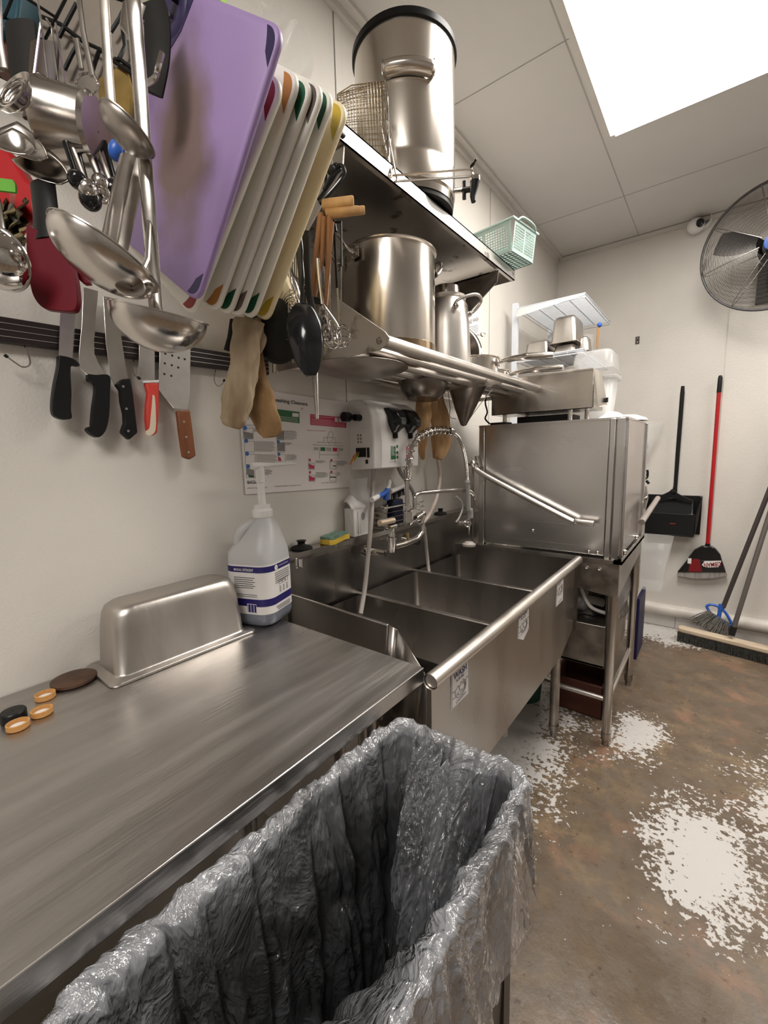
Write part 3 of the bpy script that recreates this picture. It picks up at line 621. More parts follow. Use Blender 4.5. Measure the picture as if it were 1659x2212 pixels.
# ---- mint basket
t = Thing('storage_basket', 'pale green perforated plastic basket overhanging the far end of the upper shelf', 'basket')
bt = [at(1120, 466, 'Z', SZ+.125), None]
# local frame of the basket: corner nearest the viewer
ox = V((.40, 1.60, SZ+.002)); e1 = V((-.80, -.12, 0)).normalized(); e2 = V((.28, .96, 0)).normalized()
o = at(1105, 543, 'Z', SZ+.002); o2 = at(1150, 570, 'Z', SZ+.002); e2 = (o2-o).normalized(); e1 = V((-e2.y, e2.x, 0)); L1, L2, HB = .22, (o2-o).length, .105
def bw(p, a, n_, ncol, nrow, L, gaps):   # perforated wall: strips between holes
    mb = MB(); up = Z_; th = n_*.0012
    cols = []; 
    def S(u0, u1, v0, v1):
        sp = lambda u, v: p + a*(u*L + (0)*v) + up*v*HB + n_*(.012*v)
        c = [sp(u0, v0), sp(u1, v0), sp(u1, v1), sp(u0, v1)]; mb.prism(c, th)
    S(0, 1, 0, .12); S(0, 1, .86, 1)
    segs = []; u = .05; w = (0.9-.05*(gaps-1))/gaps
    edges = [0]
    for g in range(gaps):
        a0 = .05+g*(w+.05); S(edges[-1], a0, .12, .86); edges.append(a0+w)
        for i in range(ncol+1):
            x = a0+w*i/ncol; S(max(a0, x-w/ncol*.15), min(a0+w, x+w/ncol*.15), .12, .86)
        for j in range(nrow+1):
            y = .12+.74*j/nrow; S(a0, a0+w, max(.12, y-.017), min(.86, y+.017))
    S(edges[-1], 1, .12, .86)
    return mb
t.part('side_wall', bw(o, e1, -e2, 9, 9, L1, 2), M['mint']); t.part('end_wall', bw(o, e2, -e1, 7, 9, L2, 2), M['mint'])
t.part('side_wall', bw(o+e2*L2, e1, e2, 9, 9, L1, 2), M['mint']); t.part('end_wall', bw(o+e1*L1, e2, e1, 7, 9, L2, 2), M['mint'])
mb = MB()
for i in range(15): mb.obox(o+e1*(L1*i/14)+e2*L2/2+Z_*.002, e1*.003, e2*L2/2, Z_*.0012)
for i in range(10): mb.obox(o+e1*L1/2+e2*(L2*i/9)+Z_*.002, e2*.003, e1*L1/2, Z_*.0012)
t.part('bottom', mb, M['mint'])
g_ = .014; rim = [o-e1*g_-e2*g_, o+e1*(L1+g_)-e2*g_, o+e1*(L1+g_)+e2*(L2+g_), o-e1*g_+e2*(L2+g_)]
t.part('rim', MB().tube([p+Z_*HB for p in rim], .0045, 8, closed=True), M['mint'])
t.part('handle', MB().tube(smooth([o-e1*g_+e2*.02+Z_*HB, o-e1*(g_+.008)+e2*.04+Z_*(HB+.012), o-e1*(g_+.008)+e2*(L2-.04)+Z_*(HB+.012), o-e1*g_+e2*(L2-.01)+Z_*HB]), .004, 8), M['mint'])

# ================================================================ poster
t = Thing('poster', 'white laminated Warewashing Cleaners instruction poster on the left wall above the soap bottle', 'poster')
PQ = [at(513, 834, 'X', .003), at(759, 871, 'X', .003), at(757, 1052, 'X', .003), at(530, 1068, 'X', .003)]
t.part('sheet', MB().prism([PQ[0], PQ[3], PQ[2], PQ[1]], (.001, 0, 0)), mat('laminate', (.74, .70, .69), .3, 0, .02))
def pp(x, y, e=.0048): return at(500+x/5.925, 820+y/5.925, 'X', e)
def pq(mb, pts, e=.0048): mb.quad(*[pp(x, y, e) for x, y in pts])
mb = MB(); text_mb(mb, 'Manual Warewashing Cleaners', pp(150, 225), pp(972, 335), .011, X_, bold=True)
text_mb(mb, 'SiGNET', pp(200, 1332), pp(440, 1325), .0085, X_, bold=True); text_mb(mb, 'cleaning systems', pp(205, 1395), pp(460, 1385), .0035, X_)
t.part('heading', mb, M['ink'])
mb = MB(); pq(mb, [(225, 330), (870, 415), (872, 562), (225, 480)]); t.part('green_panel', mb, M['green'])
mb = MB(); pq(mb, [(1008, 440), (1470, 490), (1470, 618), (1010, 578)]); t.part('red_panel', mb, M['pink'])
mb = MB()
for a, b, c, d_, e_ in ((780, 425, 860, 480, .0052), (1322, 482, 1362, 545, .0052), (1372, 487, 1412, 548, .0052), (1422, 492, 1462, 552, .0052)): pq(mb, [(a, b), (c, b+8), (c, d_), (a, d_-6)], e_)
for k in range(4): pq(mb, [(560, 462+k*20), (850, 497+k*20), (850, 501+k*20), (560, 466+k*20)], .0052)
for k in range(4): pq(mb, [(1022, 500+k*20), (1450, 545+k*18), (1450, 548+k*18), (1022, 503+k*20)], .0052)
text_mb(mb, 'Recommended Cleaner', pp(240, 372, .0052), pp(555, 405, .0052), .003, X_); text_mb(mb, 'Recommended Sanitizer', pp(1020, 468, .0052), pp(1310, 496, .0052), .003, X_)
t.part('panel_print', mb, M['paper'])
def lines(x0, y0, x1, n_, st, sl=.03):
    mb = MB()
    for k in range(n_):
        w = x1-(0 if k % 3 else 20)-(40 if k == n_-1 else 0); pq(mb, [(x0, y0+k*st), (w, y0+k*st+(w-x0)*sl), (w, y0+k*st+5+(w-x0)*sl), (x0, y0+k*st+5)])
    t.part('small_print', mb, M['greyink'])
lines(290, 628, 370, 3, 15); lines(300, 790, 560, 9, 15); lines(318, 955, 580, 8, 15); lines(400, 1150, 520, 6, 12); lines(680, 655, 838, 9, 13); lines(690, 805, 780, 3, 13); lines(703, 958, 835, 6, 13)
lines(1078, 1035, 1208, 3, 12); lines(1350, 1040, 1480, 5, 13); lines(1078, 1185, 1230, 6, 12); lines(1350, 1185, 1400, 5, 12); lines(195, 480, 240, 3, 12)
mb = MB(); text_mb(mb, 'Technical Support  Customer Care', pp(552, 1372), pp(886, 1354), .0028, X_, bold=True); text_mb(mb, 'www.signetclean.com', pp(1148, 1326), pp(1345, 1318), .0025, X_, bold=True)
for x, y in ((150, 600), (163, 780), (175, 945), (192, 1110), (585, 655), (590, 800), (600, 955)):
    pass
t.part('footer', mb, M['ink'])
mb = MB()
for x, y, w, h in ((150, 615, 130, 140), (165, 785, 130, 135), (175, 950, 130, 135), (190, 1110, 120, 140), (580, 650, 95, 120), (585, 800, 100, 125), (598, 955, 95, 115), (985, 1065, 80, 80), (1262, 1045, 82, 95), (992, 1220, 80, 80), (1260, 1195, 82, 100)):
    mb = MB()
    for q in ([(x, y), (x+w, y+4), (x+w, y+8), (x, y+4)], [(x, y+h), (x+w, y+h+4), (x+w, y+h+8), (x, y+h+4)], [(x, y), (x+4, y), (x+4, y+h), (x, y+h)], [(x+w-4, y), (x+w, y), (x+w, y+h), (x+w-4, y+h)]): pq(mb, q)
    t.part('picture_frame', mb, M['greyink'])
mb = MB()
# drawing of the three compartment sink
for a, b in (((1040, 835), (1435, 850)), ((1095, 800), (1400, 812)), ((1130, 860), (1125, 1010)), ((1370, 865), (1365, 1010)), ((1130, 960), (1365, 965)), ((1180, 740), (1185, 800)), ((1325, 740), (1322, 840)), ((1180, 740), (1325, 742))):
    mb.tube([pp(*a, .005), pp(*b, .005)], .0005, 4)
mb.tube(smooth([pp(1255, 830, .005), pp(1225, 760, .005), pp(1255, 680, .005), pp(1280, 665, .005), pp(1298, 690, .005), pp(1295, 760, .005), pp(1260, 800, .005)]), .0005, 4)
t.part('line_drawing', mb, M['greyink'])
for i, (cx, cy, r) in enumerate(((172, 618, 22), (188, 782, 20), (200, 947, 20), (212, 1112, 20), (592, 640, 17), (600, 795, 17), (608, 955, 17))):
    mb = MB(); c = pp(cx, cy, .0052); mb.add([c]+[c+V((0, math.cos(q), math.sin(q)))*r*.00032 for q in [2*math.pi*k/16 for k in range(16)]], [(0, k+1, (k+1) % 16+1) for k in range(16)]); t.part('step_number', mb, M['bluink'])
for cx, cy in ((1003, 1028), (1280, 1033), (1007, 1187), (1280, 1182)):
    mb = MB(); c = pp(cx, cy, .0052); mb.add([c]+[c+V((0, math.cos(q), math.sin(q)))*.0048 for q in [2*math.pi*k/16 for k in range(16)]], [(0, k+1, (k+1) % 16+1) for k in range(16)]); t.part('step_number', mb, M['pink'])
for pts_, mm in (([(152, 660), (275, 690), (275, 752), (165, 750)], 'greyink'), ([(583, 665), (672, 660), (672, 768), (583, 765)], 'greyink'), ([(590, 810), (682, 808), (682, 918), (595, 915)], 'greyink'), ([(600, 985), (630, 1000), (640, 1045), (605, 1040)], 'pink'), ([(195, 1130), (290, 1160), (292, 1248), (195, 1210)], 'greyink'), ([(215, 1215), (292, 1240), (292, 1250), (225, 1248)], 'green'),
                 ([(990, 1075), (1060, 1105), (1060, 1140), (1000, 1140)], 'pink'), ([(995, 1228), (1065, 1258), (1060, 1295), (1000, 1295)], 'pink'), ([(1142, 865), (1200, 868), (1200, 915), (1142, 912)], 'green'), ([(1298, 872), (1355, 875), (1353, 920), (1298, 916)], 'pink'), ([(1220, 868), (1280, 870), (1280, 915), (1220, 912)], 'lgrey'), ([(1055, 865), (1115, 867), (1115, 905), (1055, 902)], 'lgrey'), ([(1378, 878), (1432, 880), (1430, 915), (1378, 912)], 'lgrey'), ([(1295, 1098), (1340, 1100), (1340, 1112), (1295, 1110)], 'ink'), ([(1262, 1240), (1340, 1243), (1340, 1256), (1262, 1253)], 'ink')):
    if 'lgrey' not in M: M['lgrey'] = mat('light_grey_ink', (.42, .42, .42), .5)
    mb = MB(); pq(mb, pts_, .0050); t.part('printed_picture', mb, M[mm])
mb = MB(); text_mb(mb, 'Sanitizer Test Procedures', pp(970, 652), pp(1200, 664), .0028, X_, bold=True); t.part('red_heading', mb, M['pink'])
mb = MB(); text_mb(mb, 'Procedures', pp(145, 585), pp(290, 590), .003, X_, bold=True); t.part('blue_heading', mb, M['bluink'])
t.part('pin', MB().ball(pp(904, 375, .006), .003, 6), M['chrome'])
# small notice near the far bracket
t = Thing('notice', 'small white printed notice on the wall behind the upper shelf bracket', 'notice')
nq = [at(1005, 688, 'X', .003), at(1037, 668, 'X', .003), at(1037, 722, 'X', .003), at(1005, 727, 'X', .003)]
t.part('sheet', MB().prism(nq, (.001, 0, 0)), M['paper']); mb = MB(); text_mb(mb, 'HAND WASH', at(1008, 703, 'X', .0045), at(1034, 692, 'X', .0045), .02, X_, bold=True)
for k in range(5): mb.tube([at(1009, 708+k*3.6, 'X', .005), at(1033, 702+k*3.6, 'X', .005)], .001, 4)
t.part('print', mb, M['greyink'])
# ================================================================ dispenser
t = Thing('chemical_dispenser', 'white wall mounted cleaner dispenser with two black nozzles beside the poster', 'dispenser')
y0, y1, z0, z1, D = 1.185, 1.475, 1.265, 1.515, .118
sec = lambda y, k: [V((.001, y, z0+.0)), V((D*k, y, z0+.004)), V((D*k*1.02, y, z0+.10)), V((D*k*.96, y, z1-.055)), V((D*k*.80, y, z1-.018)), V((D*k*.55, y, z1)), V((.001, y, z1+.003))]
mb = MB().loft([sec(y0, .86), sec(y0+.004, .93), sec(y0+.03, 1.0), sec(y0+.036, 1.04), sec(y1-.03, 1.04), sec(y1-.008, 1.0), sec(y1, .9)])
t.part('housing', mb, M['disp'] if 'disp' in M else M['white'], bev=.006)
for i, (nx, ny) in enumerate(((840, 905), (880, 905))):
    yc = 1.30+i*.10; z = 1.455
    s = lambda z, w, d0, d1: [V((D+d0, yc-w, z)), V((D+d1*.6, yc-w, z)), V((D+d1, yc-w*.5, z)), V((D+d1, yc+w*.5, z)), V((D+d1*.6, yc+w, z)), V((D+d0, yc+w, z))]
    nb = t.part('nozzle', MB().loft([s(1.488, .036, -.02, .006), s(1.475, .036, -.015, .030), s(1.445, .034, -.01, .050), s(1.425, .030, -.01, .050), s(1.408, .020, -.005, .028), s(1.398, .014, -.005, .018)]), M['black_gloss'], bev=.002)
    t.part('spout', MB().tube([(D+.008, yc, 1.402), (D+.008, yc, 1.378)], .011, 12), M['black'], parent=nb)
    lb = t.part('label', MB().box((D+.004, yc-.030, 1.288), (D+.0062, yc+.030, 1.362)), M['paper'])
    t.part('label_block', MB().box((D+.006, yc-.026, 1.300), (D+.0068, yc+.004, 1.354)), M['green'] if i == 0 else M['pink'], parent=lb)
    mb = MB()
    for k in range(7): mb.box((D+.0066, yc-.023, 1.316+k*.0052), (D+.0072, yc+.001-(k % 3)*.004, 1.318+k*.0052))
    t.part('label_print', mb, M['paper'], parent=lb)
    mb = MB()
    for zz in (1.348, 1.325, 1.308): mb.lathe([(.006, 0), (.006, .001), (.001, .0012)], (D+.006, yc+.014, zz), X_, 12)
    t.part('label_icons', mb, M['green'] if i == 0 else M['pink'], parent=lb)
    mb = MB(); mb.box((D+.006, yc-.022, 1.292), (D+.0066, yc-.014, 1.294)).lathe([(.003, 0), (.003, .001), (.001, .0011)], (D+.006, yc-.002, 1.293), X_, 10).box((D+.006, yc-.020, 1.357), (D+.0066, yc-.010, 1.359))
    t.part('label_footer', mb, M['ink'], parent=lb)
t.part('side_port', MB().box((.034, y0-.003, 1.312), (.080, y0+.006, 1.345)).box((.086, y0-.003, 1.310), (.096, y0+.01, 1.345)).box((.078, y0-.003, 1.288), (.088, y0+.01, 1.302)), M['void'])
t.part('side_plate', MB().box((.062, y0-.002, 1.40), (.088, y0+.004, 1.416)), M['white'], bev=.001)
t.part('knob', MB().tube([(.055, y0+.01, 1.452), (.055, y0-.028, 1.452)], .012, 16).tube([(.03, y0-.030, 1.455), (.03, y0-.058, 1.455)], .017, 8).tube([(.028, y0-.032, 1.455), (.056, y0-.028, 1.452)], .010, 12), M['black'])
mb = MB()
for i in range(2):
    for j in range(3): mb.lathe([(.004, 0), (.004, .0006), (.001, .0008)], (.045+i*.013, y0-.001, 1.39-j*.012), -Y_, 10)
t.part('symbols', mb, M['greyink'])
single('drain_hose', MB().tube(smooth([at(808, 1008, 'X', .05), at(805, 1050, 'X', .05), at(802, 1120, 'X', .09), at(795, 1200, 'X', .10), at(788, 1270, 'X', .10), at(779, 1325, 'X', .11)], 6), .0085, 12), M['hose'], 'grey hose running down from the dispenser into the first compartment', 'hose')
single('supply_hose', MB().tube(smooth([at(858, 1003, 'X', .04), at(866, 1022, 'X', .04), at(878, 1040, 'X', .04), at(892, 1062, 'X', .05), at(897, 1085, 'X', .06)], 6), .0085, 12), M['grey_pl'], 'short dark grey hose from the dispenser to behind the faucet', 'hose')
single('cream_hose', MB().tube(smooth([at(945, 990, 'X', .06), at(950, 1030, 'X', .06), at(943, 1075, 'X', .07), at(925, 1115, 'X', .09), at(912, 1130, 'X', .11)], 6), .0085, 12), mat('cream_tube', (.60, .50, .44), .4), 'cream hose curving from the gloves down to the faucet', 'hose')
single('dropper_hose', MB().tube(smooth([at(916, 1140, 'X', .10), at(920, 1175, 'X', .09), at(925, 1222, 'X', .09), at(930, 1260, 'X', .12)], 6), .0075, 12), M['hose'], 'pale hose dropping from the faucet into the middle compartment', 'hose')

# ================================================================ faucet
t = Thing('pre_rinse_faucet', 'chrome pre-rinse faucet with spring hose on the sink backsplash', 'faucet')
fxx = .150
A = lambda x, y, X=fxx: at(x, y, 'X', X)
mb = MB().tube([A(846, 1182), A(872, 1176), A(900, 1164), A(912, 1150), A(913, 1132)], .0115, 16)
body = t.part('mixer_body', mb, M['chrome'])
t.part('flange', MB().tube([(.062, A(828, 1182).y-.0, .965), (.075, A(828, 1182).y, .965)], .022, 20).tube([(.062, A(828, 1182).y, .965), (fxx, A(832, 1182).y, .965)], .012, 14), M['chrome'], parent=body)
t.part('flange', MB().tube([(.062, A(905, 1165).y, .965), (.075, A(905, 1165).y, .965)], .022, 20).tube([(.062, A(905, 1165).y, .965), (fxx, A(905, 1165).y, .965)], .012, 14), M['chrome'], parent=body)
t.part('valve', MB().tube([A(846, 1192), A(846, 1160)], .018, 18).tube([A(846, 1160), A(847, 1150)], .013, 14).tube([A(847, 1150), A(848, 1138)], .006, 10).tube([A(841, 1140), A(855, 1136)], .008, 10), M['chrome'], parent=body)
t.part('valve_handle', MB().tube([A(820, 1130, .155), A(850, 1124, .155)], .011, 16), mat('copper_cream', (.75, .60, .45), .2, .6), parent=body, label='cream lever sleeve')
t.part('brass_fitting', MB().tube([A(881, 1162), A(880, 1152)], .006, 8), M['brass'], parent=body)
t.part('check_valve', MB().tube([A(880, 1128), A(880, 1105)], .017, 14).tube([A(878, 1102), A(884, 1099)], .016, 10).tube([A(898, 1120, .155), A(915, 1108, .155)], .012, 14).tube([A(908, 1132), A(916, 1110)], .010, 12).ball(A(903, 1118, .15), .016, 8), M['chrome'], parent=body)
t.part('lever', MB().tube([A(884, 1132, .16), A(905, 1120, .16)], .0045, 10), M['chrome'], parent=body)
t.part('riser', MB().tube([A(880, 1105), A(879, 1040)], .008, 14), M['chrome'])
hosep = smooth([A(879, 1045), A(881, 1015), A(884, 990, .155), A(890, 965, .165), A(905, 945, .175), A(925, 934, .185), A(945, 930, .195), A(965, 931, .205), A(977, 934, .21)], 6)
hoseq = smooth([A(977, 934, .21), A(990, 945, .21), A(999, 965, .215), A(1005, 990, .22), A(1008, 1015, .222), A(1009, 1038, .222)], 6)
hs = t.part('hose', MB().tube(hosep, .0085, 12), M['dull_steel'])
mb = MB(); 
rib = MB(); 
for i in range(120):
    pass
hq = smooth(hoseq, 3); rr = [(.0070 if i % 2 else .0084) for i in range(len(hq))]
t.part('flex_hose', MB().tube(hq, rr, 12), M['satin'])
# spring around the upper hose: tight coils at both ends, loose between
dist = [0]
for i in range(1, len(hosep)): dist.append(dist[-1]+(hosep[i]-hosep[i-1]).length)
TL = dist[-1]
def hpos(s):
    s = max(0, min(TL*.9999, s))
    for i in range(1, len(hosep)):
        if dist[i] >= s:
            k = (s-dist[i-1])/(dist[i]-dist[i-1]); return hosep[i-1].lerp(hosep[i], k), (hosep[i]-hosep[i-1]).normalized()
cp = []; s = .012; ph = 0
while s < TL:
    p, T_ = hpos(s); a_, b_, _ = frame(T_, X_); cp.append(p+(a_*math.cos(ph)+b_*math.sin(ph))*.0150)
    ph += 2*math.pi/14; pitch = .0052 if (s < .055 or s > TL-.026) else .026
    s += pitch/14
t.part('spring', MB().tube(cp, .0024, 6), M['chrome'])
sp_ = smooth([A(896, 1100), A(896, 1078), A(900, 1068), A(915, 1064, .155), A(950, 1061, .18), A(995, 1059, .20), A(1015, 1062, .22), A(1026, 1075, .23), A(1028, 1092, .23)], 5)
t.part('swing_spout', MB().tube(sp_, .0085, 14), M['chrome'])
sg = t.part('spray_valve', MB().tube([A(1009, 1036, .222), A(1009, 1042, .222), A(1009, 1046, .222), A(1010, 1050, .222), A(1012, 1100, .225), A(1015, 1102, .226), A(1016, 1118, .226)], [.010, .013, .009, .010, .011, .014, .0135], 16), M['grey_pl'], label='grey spray handle')
t.part('ring', MB().tube(arc(A(1010, 1131, .235), RT, UP, .014, 0, 350, 20), .0025, 8, closed=True), M['chrome'], parent=sg)
t.part('trigger', MB().tube(smooth([A(985, 1072, .20), A(995, 1082, .21), A(999, 1098, .21), A(992, 1118, .21), A(985, 1128, .21)]), .004, 8), M['grey_pl'], parent=sg)
t.part('valve_stem', MB().tube([A(988, 1130, .215), A(1012, 1130, .22)], .010, 12).tube([A(1013, 1120, .225), A(1013, 1155, .225)], .005, 10), M['chrome'], parent=sg)
t.part('spray_head', MB().lathe([(.001, 0), (.028, 0), (.030, .004), (.030, .011), (.022, .014), (.018, .020), (.001, .021)], A(1013, 1178, .225)-Z_*.004, (0, .05, 1), 28), M['hose'], parent=sg, label='grey rubber spray head')
t.part('hook_spring', MB().tube([A(907, 1082+i*1.6, .155)+(RT*math.cos(i*.9)+FW*math.sin(i*.9))*.016 for i in range(26)], .0016, 6), M['chrome'])
# ================================================================ wire caddy and its contents on the backsplash ledge
t = Thing('wire_caddy', 'chrome wire caddy on the backsplash ledge behind the faucet', 'caddy')
mb = MB(); cx0, cx1, cy0, cy1, cz0 = .012, .066, 1.30, 1.46, 1.026
for z in (1.03, 1.05, 1.07, 1.09):
    mb.tube([(cx0, cy0, z), (cx1, cy0, z), (cx1, cy1, z), (cx0, cy1, z)], .0016, 6, closed=True)
for y in [cy0+(cy1-cy0)*i/6 for i in range(7)]: mb.tube([(cx0, y, 1.025), (cx1, y, 1.025)], .0015, 6)
t.part('wires', mb, M['chrome'])
t.part('rim', MB().tube([(cx0, cy0, 1.11), (cx1, cy0, 1.11), (cx1, cy1, 1.11), (cx0, cy1, 1.11)], .004, 8, closed=True), M['dull_steel'])
single('scrub_pad', MB().box((.018, 1.375, 1.032), (.055, 1.45, 1.135)), mat('dark_blue_pad', (.008, .008, .03), .8, bump=.6, bs=300), 'dark blue scrubbing pad standing in the wire caddy', 'pad', bev=.008)
single('cloth', MB().grid(lambda i, j: V((.03+.018*math.sin(i*6.28), 1.335+.022*math.cos(i*6.28)*(1+.3*math.sin(j*9)), 1.03+.085*j+.004*math.sin(i*18))), 24, 12, True), mat('grey_cloth', (.35, .33, .29), .9, bump=.5, bs=200), 'crumpled grey cloth stuffed in the wire caddy', 'cloth', solid=.003)
t = Thing('dish_brush', 'blue and white handled dish brush leaning in the wire caddy', 'brush')
t.part('handle', MB().tube([A(803, 1080, .09), A(816, 1073, .085), A(833, 1063, .075), A(839, 1052, .07), A(841, 1040, .07), A(841, 1036, .07)], [.0105, .0095, .007, .0085, .0095, .005], 16), M['white'], label='white handle ends')
t.part('grip', MB().tube(smooth([A(816, 1073, .085), A(826, 1068, .08), A(833, 1063, .075), A(838, 1055, .07)]), .0095, 14).tube([A(833, 1080, .07), A(836, 1058, .07)], .011, 12), M['blue'], label='blue grip')
t = Thing('scrub_brush', 'white plastic scrub brush with dark bristles lying in the wire caddy', 'brush')
t.part('back', MB().tube(smooth([A(843, 1062, .06), A(855, 1057, .05), A(870, 1050, .045)]), .010, 12), M['white'])
mb = MB()
for i in range(16):
    p = A(846, 1064, .06).lerp(A(872, 1054, .045), i/15); mb.tube([p, p-Z_*.03+Y_*.006*math.sin(i)], .0022, 5)
t.part('bristles', mb, M['black'])
# box of scrubbers, sponge, stoppers on the ledge
t = Thing('carton', 'white torn topped carton in a clear bag on the backsplash ledge', 'box')
q0, q1 = at(737, 1128, 'X', .062), at(786, 1128, 'X', .062)
cb = [V((.008, 1.135, 1.023)), V((.055, 1.135, 1.023)), V((.055, 1.215, 1.023)), V((.008, 1.215, 1.023))]
t.part('body', MB().prism(cb, (0, 0, .105)), M['paper'], bev=.003)
t.part('torn_flap', MB().grid(lambda i, j: V((.055-.045*j, 1.125+.085*i, 1.125+.045*math.sin(j*2.4)*(.6+.4*math.sin(i*5))+.02*i*j)), 12, 8), M['paper'], solid=.001)
t.part('emblem', MB().lathe([(.010, 0), (.010, .0006), (.001, .0007)], (.0555, 1.185, 1.095), X_, 20, sx=1.5, hint=Z_), M['greyink'])
t.part('stripe', MB().box((.0548, 1.155, 1.03), (.0556, 1.158, 1.115)).box((.0548, 1.170, 1.03), (.0556, 1.1705, 1.07)), M['greyink'])
M['film'] = mat('clear_film', (.80, .80, .80), .15, 0, .02, alpha=.22)
single('bag_or_filler', MB().grid(lambda i, j: V((.035+.030*math.cos(i*6.283)*(1+.15*math.sin(j*14)), 1.18+.052*math.sin(i*6.283)*(1-.3*j*j)+.006*math.sin(i*31+j*8)+.01*j, 1.035+.20*j)), 40, 14, True), M['film'], 'clear plastic bag around the white carton on the ledge', 'bag')
single('feather_whisk', MB().tube([at(757, 1003, 'X', .07), at(766, 985, 'X', .06), at(773, 976, 'X', .05)], [.003, .006, .002], 8, flat=.4), mat('orange_leaf', (.5, .13, .03), .5), 'small orange strip poking out above the white carton', 'strip')
single('green_strip', MB().tube([at(765, 996, 'X', .07), at(771, 985, 'X', .06), at(777, 976, 'X', .05)], [.003, .006, .002], 8, flat=.4), mat('green_leaf', (.16, .30, .04), .5), 'small green strip poking out above the white carton', 'strip')
t = Thing('sponge', 'yellow and green scouring sponge on the backsplash ledge', 'sponge')
def spg(z0, z1, g):
    def f(i, j):
        a = i*2*math.pi; sx_ = abs(math.cos(a))**.5*math.copysign(1, math.cos(a)); sy_ = abs(math.sin(a))**.5*math.copysign(1, math.sin(a))
        return V((.045+.026*sx_*(1+.05*math.sin(a*5)), 1.045+.058*sy_*(1+.04*math.sin(a*7)), z0+(z1-z0)*j+.005*math.sin(sy_*3+g)))
    mb = MB(); lo = [f(k/40, 0) for k in range(40)]; hi = [f(k/40, 1) for k in range(40)]; return mb.loft([lo, hi])
t.part('foam', spg(1.024, 1.042, 0), mat('yellow_foam', (.62, .42, .05), .9, 0, .15, 40, bump=.8, bs=160), bev=.003)
t.part('scouring_pad', spg(1.042, 1.050, 0), mat('green_pad', (.16, .25, .20), .9, 0, .3, 90, bump=.9, bs=300), bev=.002)
def stopper(c, label, s=1):
    return single('sink_stopper', MB().lathe([(.001, 0), (.034*s, 0), (.036*s, .004), (.030*s, .009), (.014*s, .013), (.011*s, .019), (.014*s, .026), (.017*s, .028), (.001, .030)], c, n=32), M['rubber'], label, 'stopper', 'black rubber sink stoppers')
stopper((.030, .905, 1.0225), 'black rubber sink stopper on the near end of the backsplash ledge by the sponge')
stopper((.032, 1.79, 1.0225), 'black rubber sink stopper on the far part of the ledge behind the hanging spray head', .9)
single('foil_scrap', MB().grid(lambda i, j: V((.066+.004*math.sin(i*9), .845+.03*i, .975+.03*j+.004*math.sin(j*8+i*4))), 8, 8), M['chrome'], 'crumpled foil scrap beside the soap bottle at the backsplash end', 'foil', solid=.001)

# ================================================================ on the table
t = Thing('steam_pan', 'deep stainless steam table pan upside down against the wall', 'pan')
px0, px1, py0, py1 = .006, .156, .290, .628; cx, cy = (px0+px1)/2, (py0+py1)/2; w, h = px1-px0, py1-py0; z = tz+.001
lp = [rrect(cx, cy, w+.004, h+.004, .018, z), rrect(cx, cy, w+.005, h+.005, .018, z+.004), rrect(cx, cy, w, h, .018, z+.006), rrect(cx, cy, w-.028, h-.028, .020, z+.007), rrect(cx, cy, w-.034, h-.034, .024, z+.012), rrect(cx, cy, w-.040, h-.045, .030, z+.10), rrect(cx, cy, w-.046, h-.052, .034, z+.130), rrect(cx, cy, w-.054, h-.062, .034, z+.143), rrect(cx, cy, w-.072, h-.084, .030, z+.150), rrect(cx, cy, w-.10, h-.12, .02, z+.150)]
t.part('body', MB().loft(lp, False, True), M['pan_steel'] if 'pan_steel' in M else M['satin'], ang=60)
single('wood_disc', MB().lathe([(.001, 0), (.036, 0), (.040, .003), (.040, .008), (.034, .010), (.001, .0105)], (.053, .255, tz+.0005), n=40), mat('dark_coaster', (.07, .035, .02), .5, 0, .3, 60), 'dark brown round lid lying beside the steam pan', 'lid')
t = Thing('jar_cap', 'wooden jar cap nearest the brown lid, open side up', 'cap', 'wooden jar caps on the worktable')
M['capwood'] = mat('cap_wood', (.52, .26, .08), .45, 0, .15, 60)
t.part('ring', MB().lathe([(.001, 0), (.0155, 0), (.0165, .001), (.0165, .010), (.0145, .0105), (.0135, .008), (.0135, .003), (.001, .003)], (.080, .200, tz+.0005), n=32), M['capwood'])
t.part('liner', MB().lathe([(.0130, .0032), (.001, .0034)], (.080, .200, tz+.0005), n=24), M['white'])
CAP = t.e; CAP_TO = [((.140-.080, .180-.200, 0), 'wooden jar cap in the middle of the three, with a white liner'), ((.155-.080, .143-.200, 0), 'wooden jar cap nearest the viewer, touching the black cap')]
single('bottle_top', MB().lathe([(.001, 0), (.0180, 0), (.0190, .001), (.0190, .015), (.0175, .017), (.001, .017)], (.118, .145, tz+.0005), n=32), M['black'], 'black screw cap at the left edge of the worktable', 'cap')
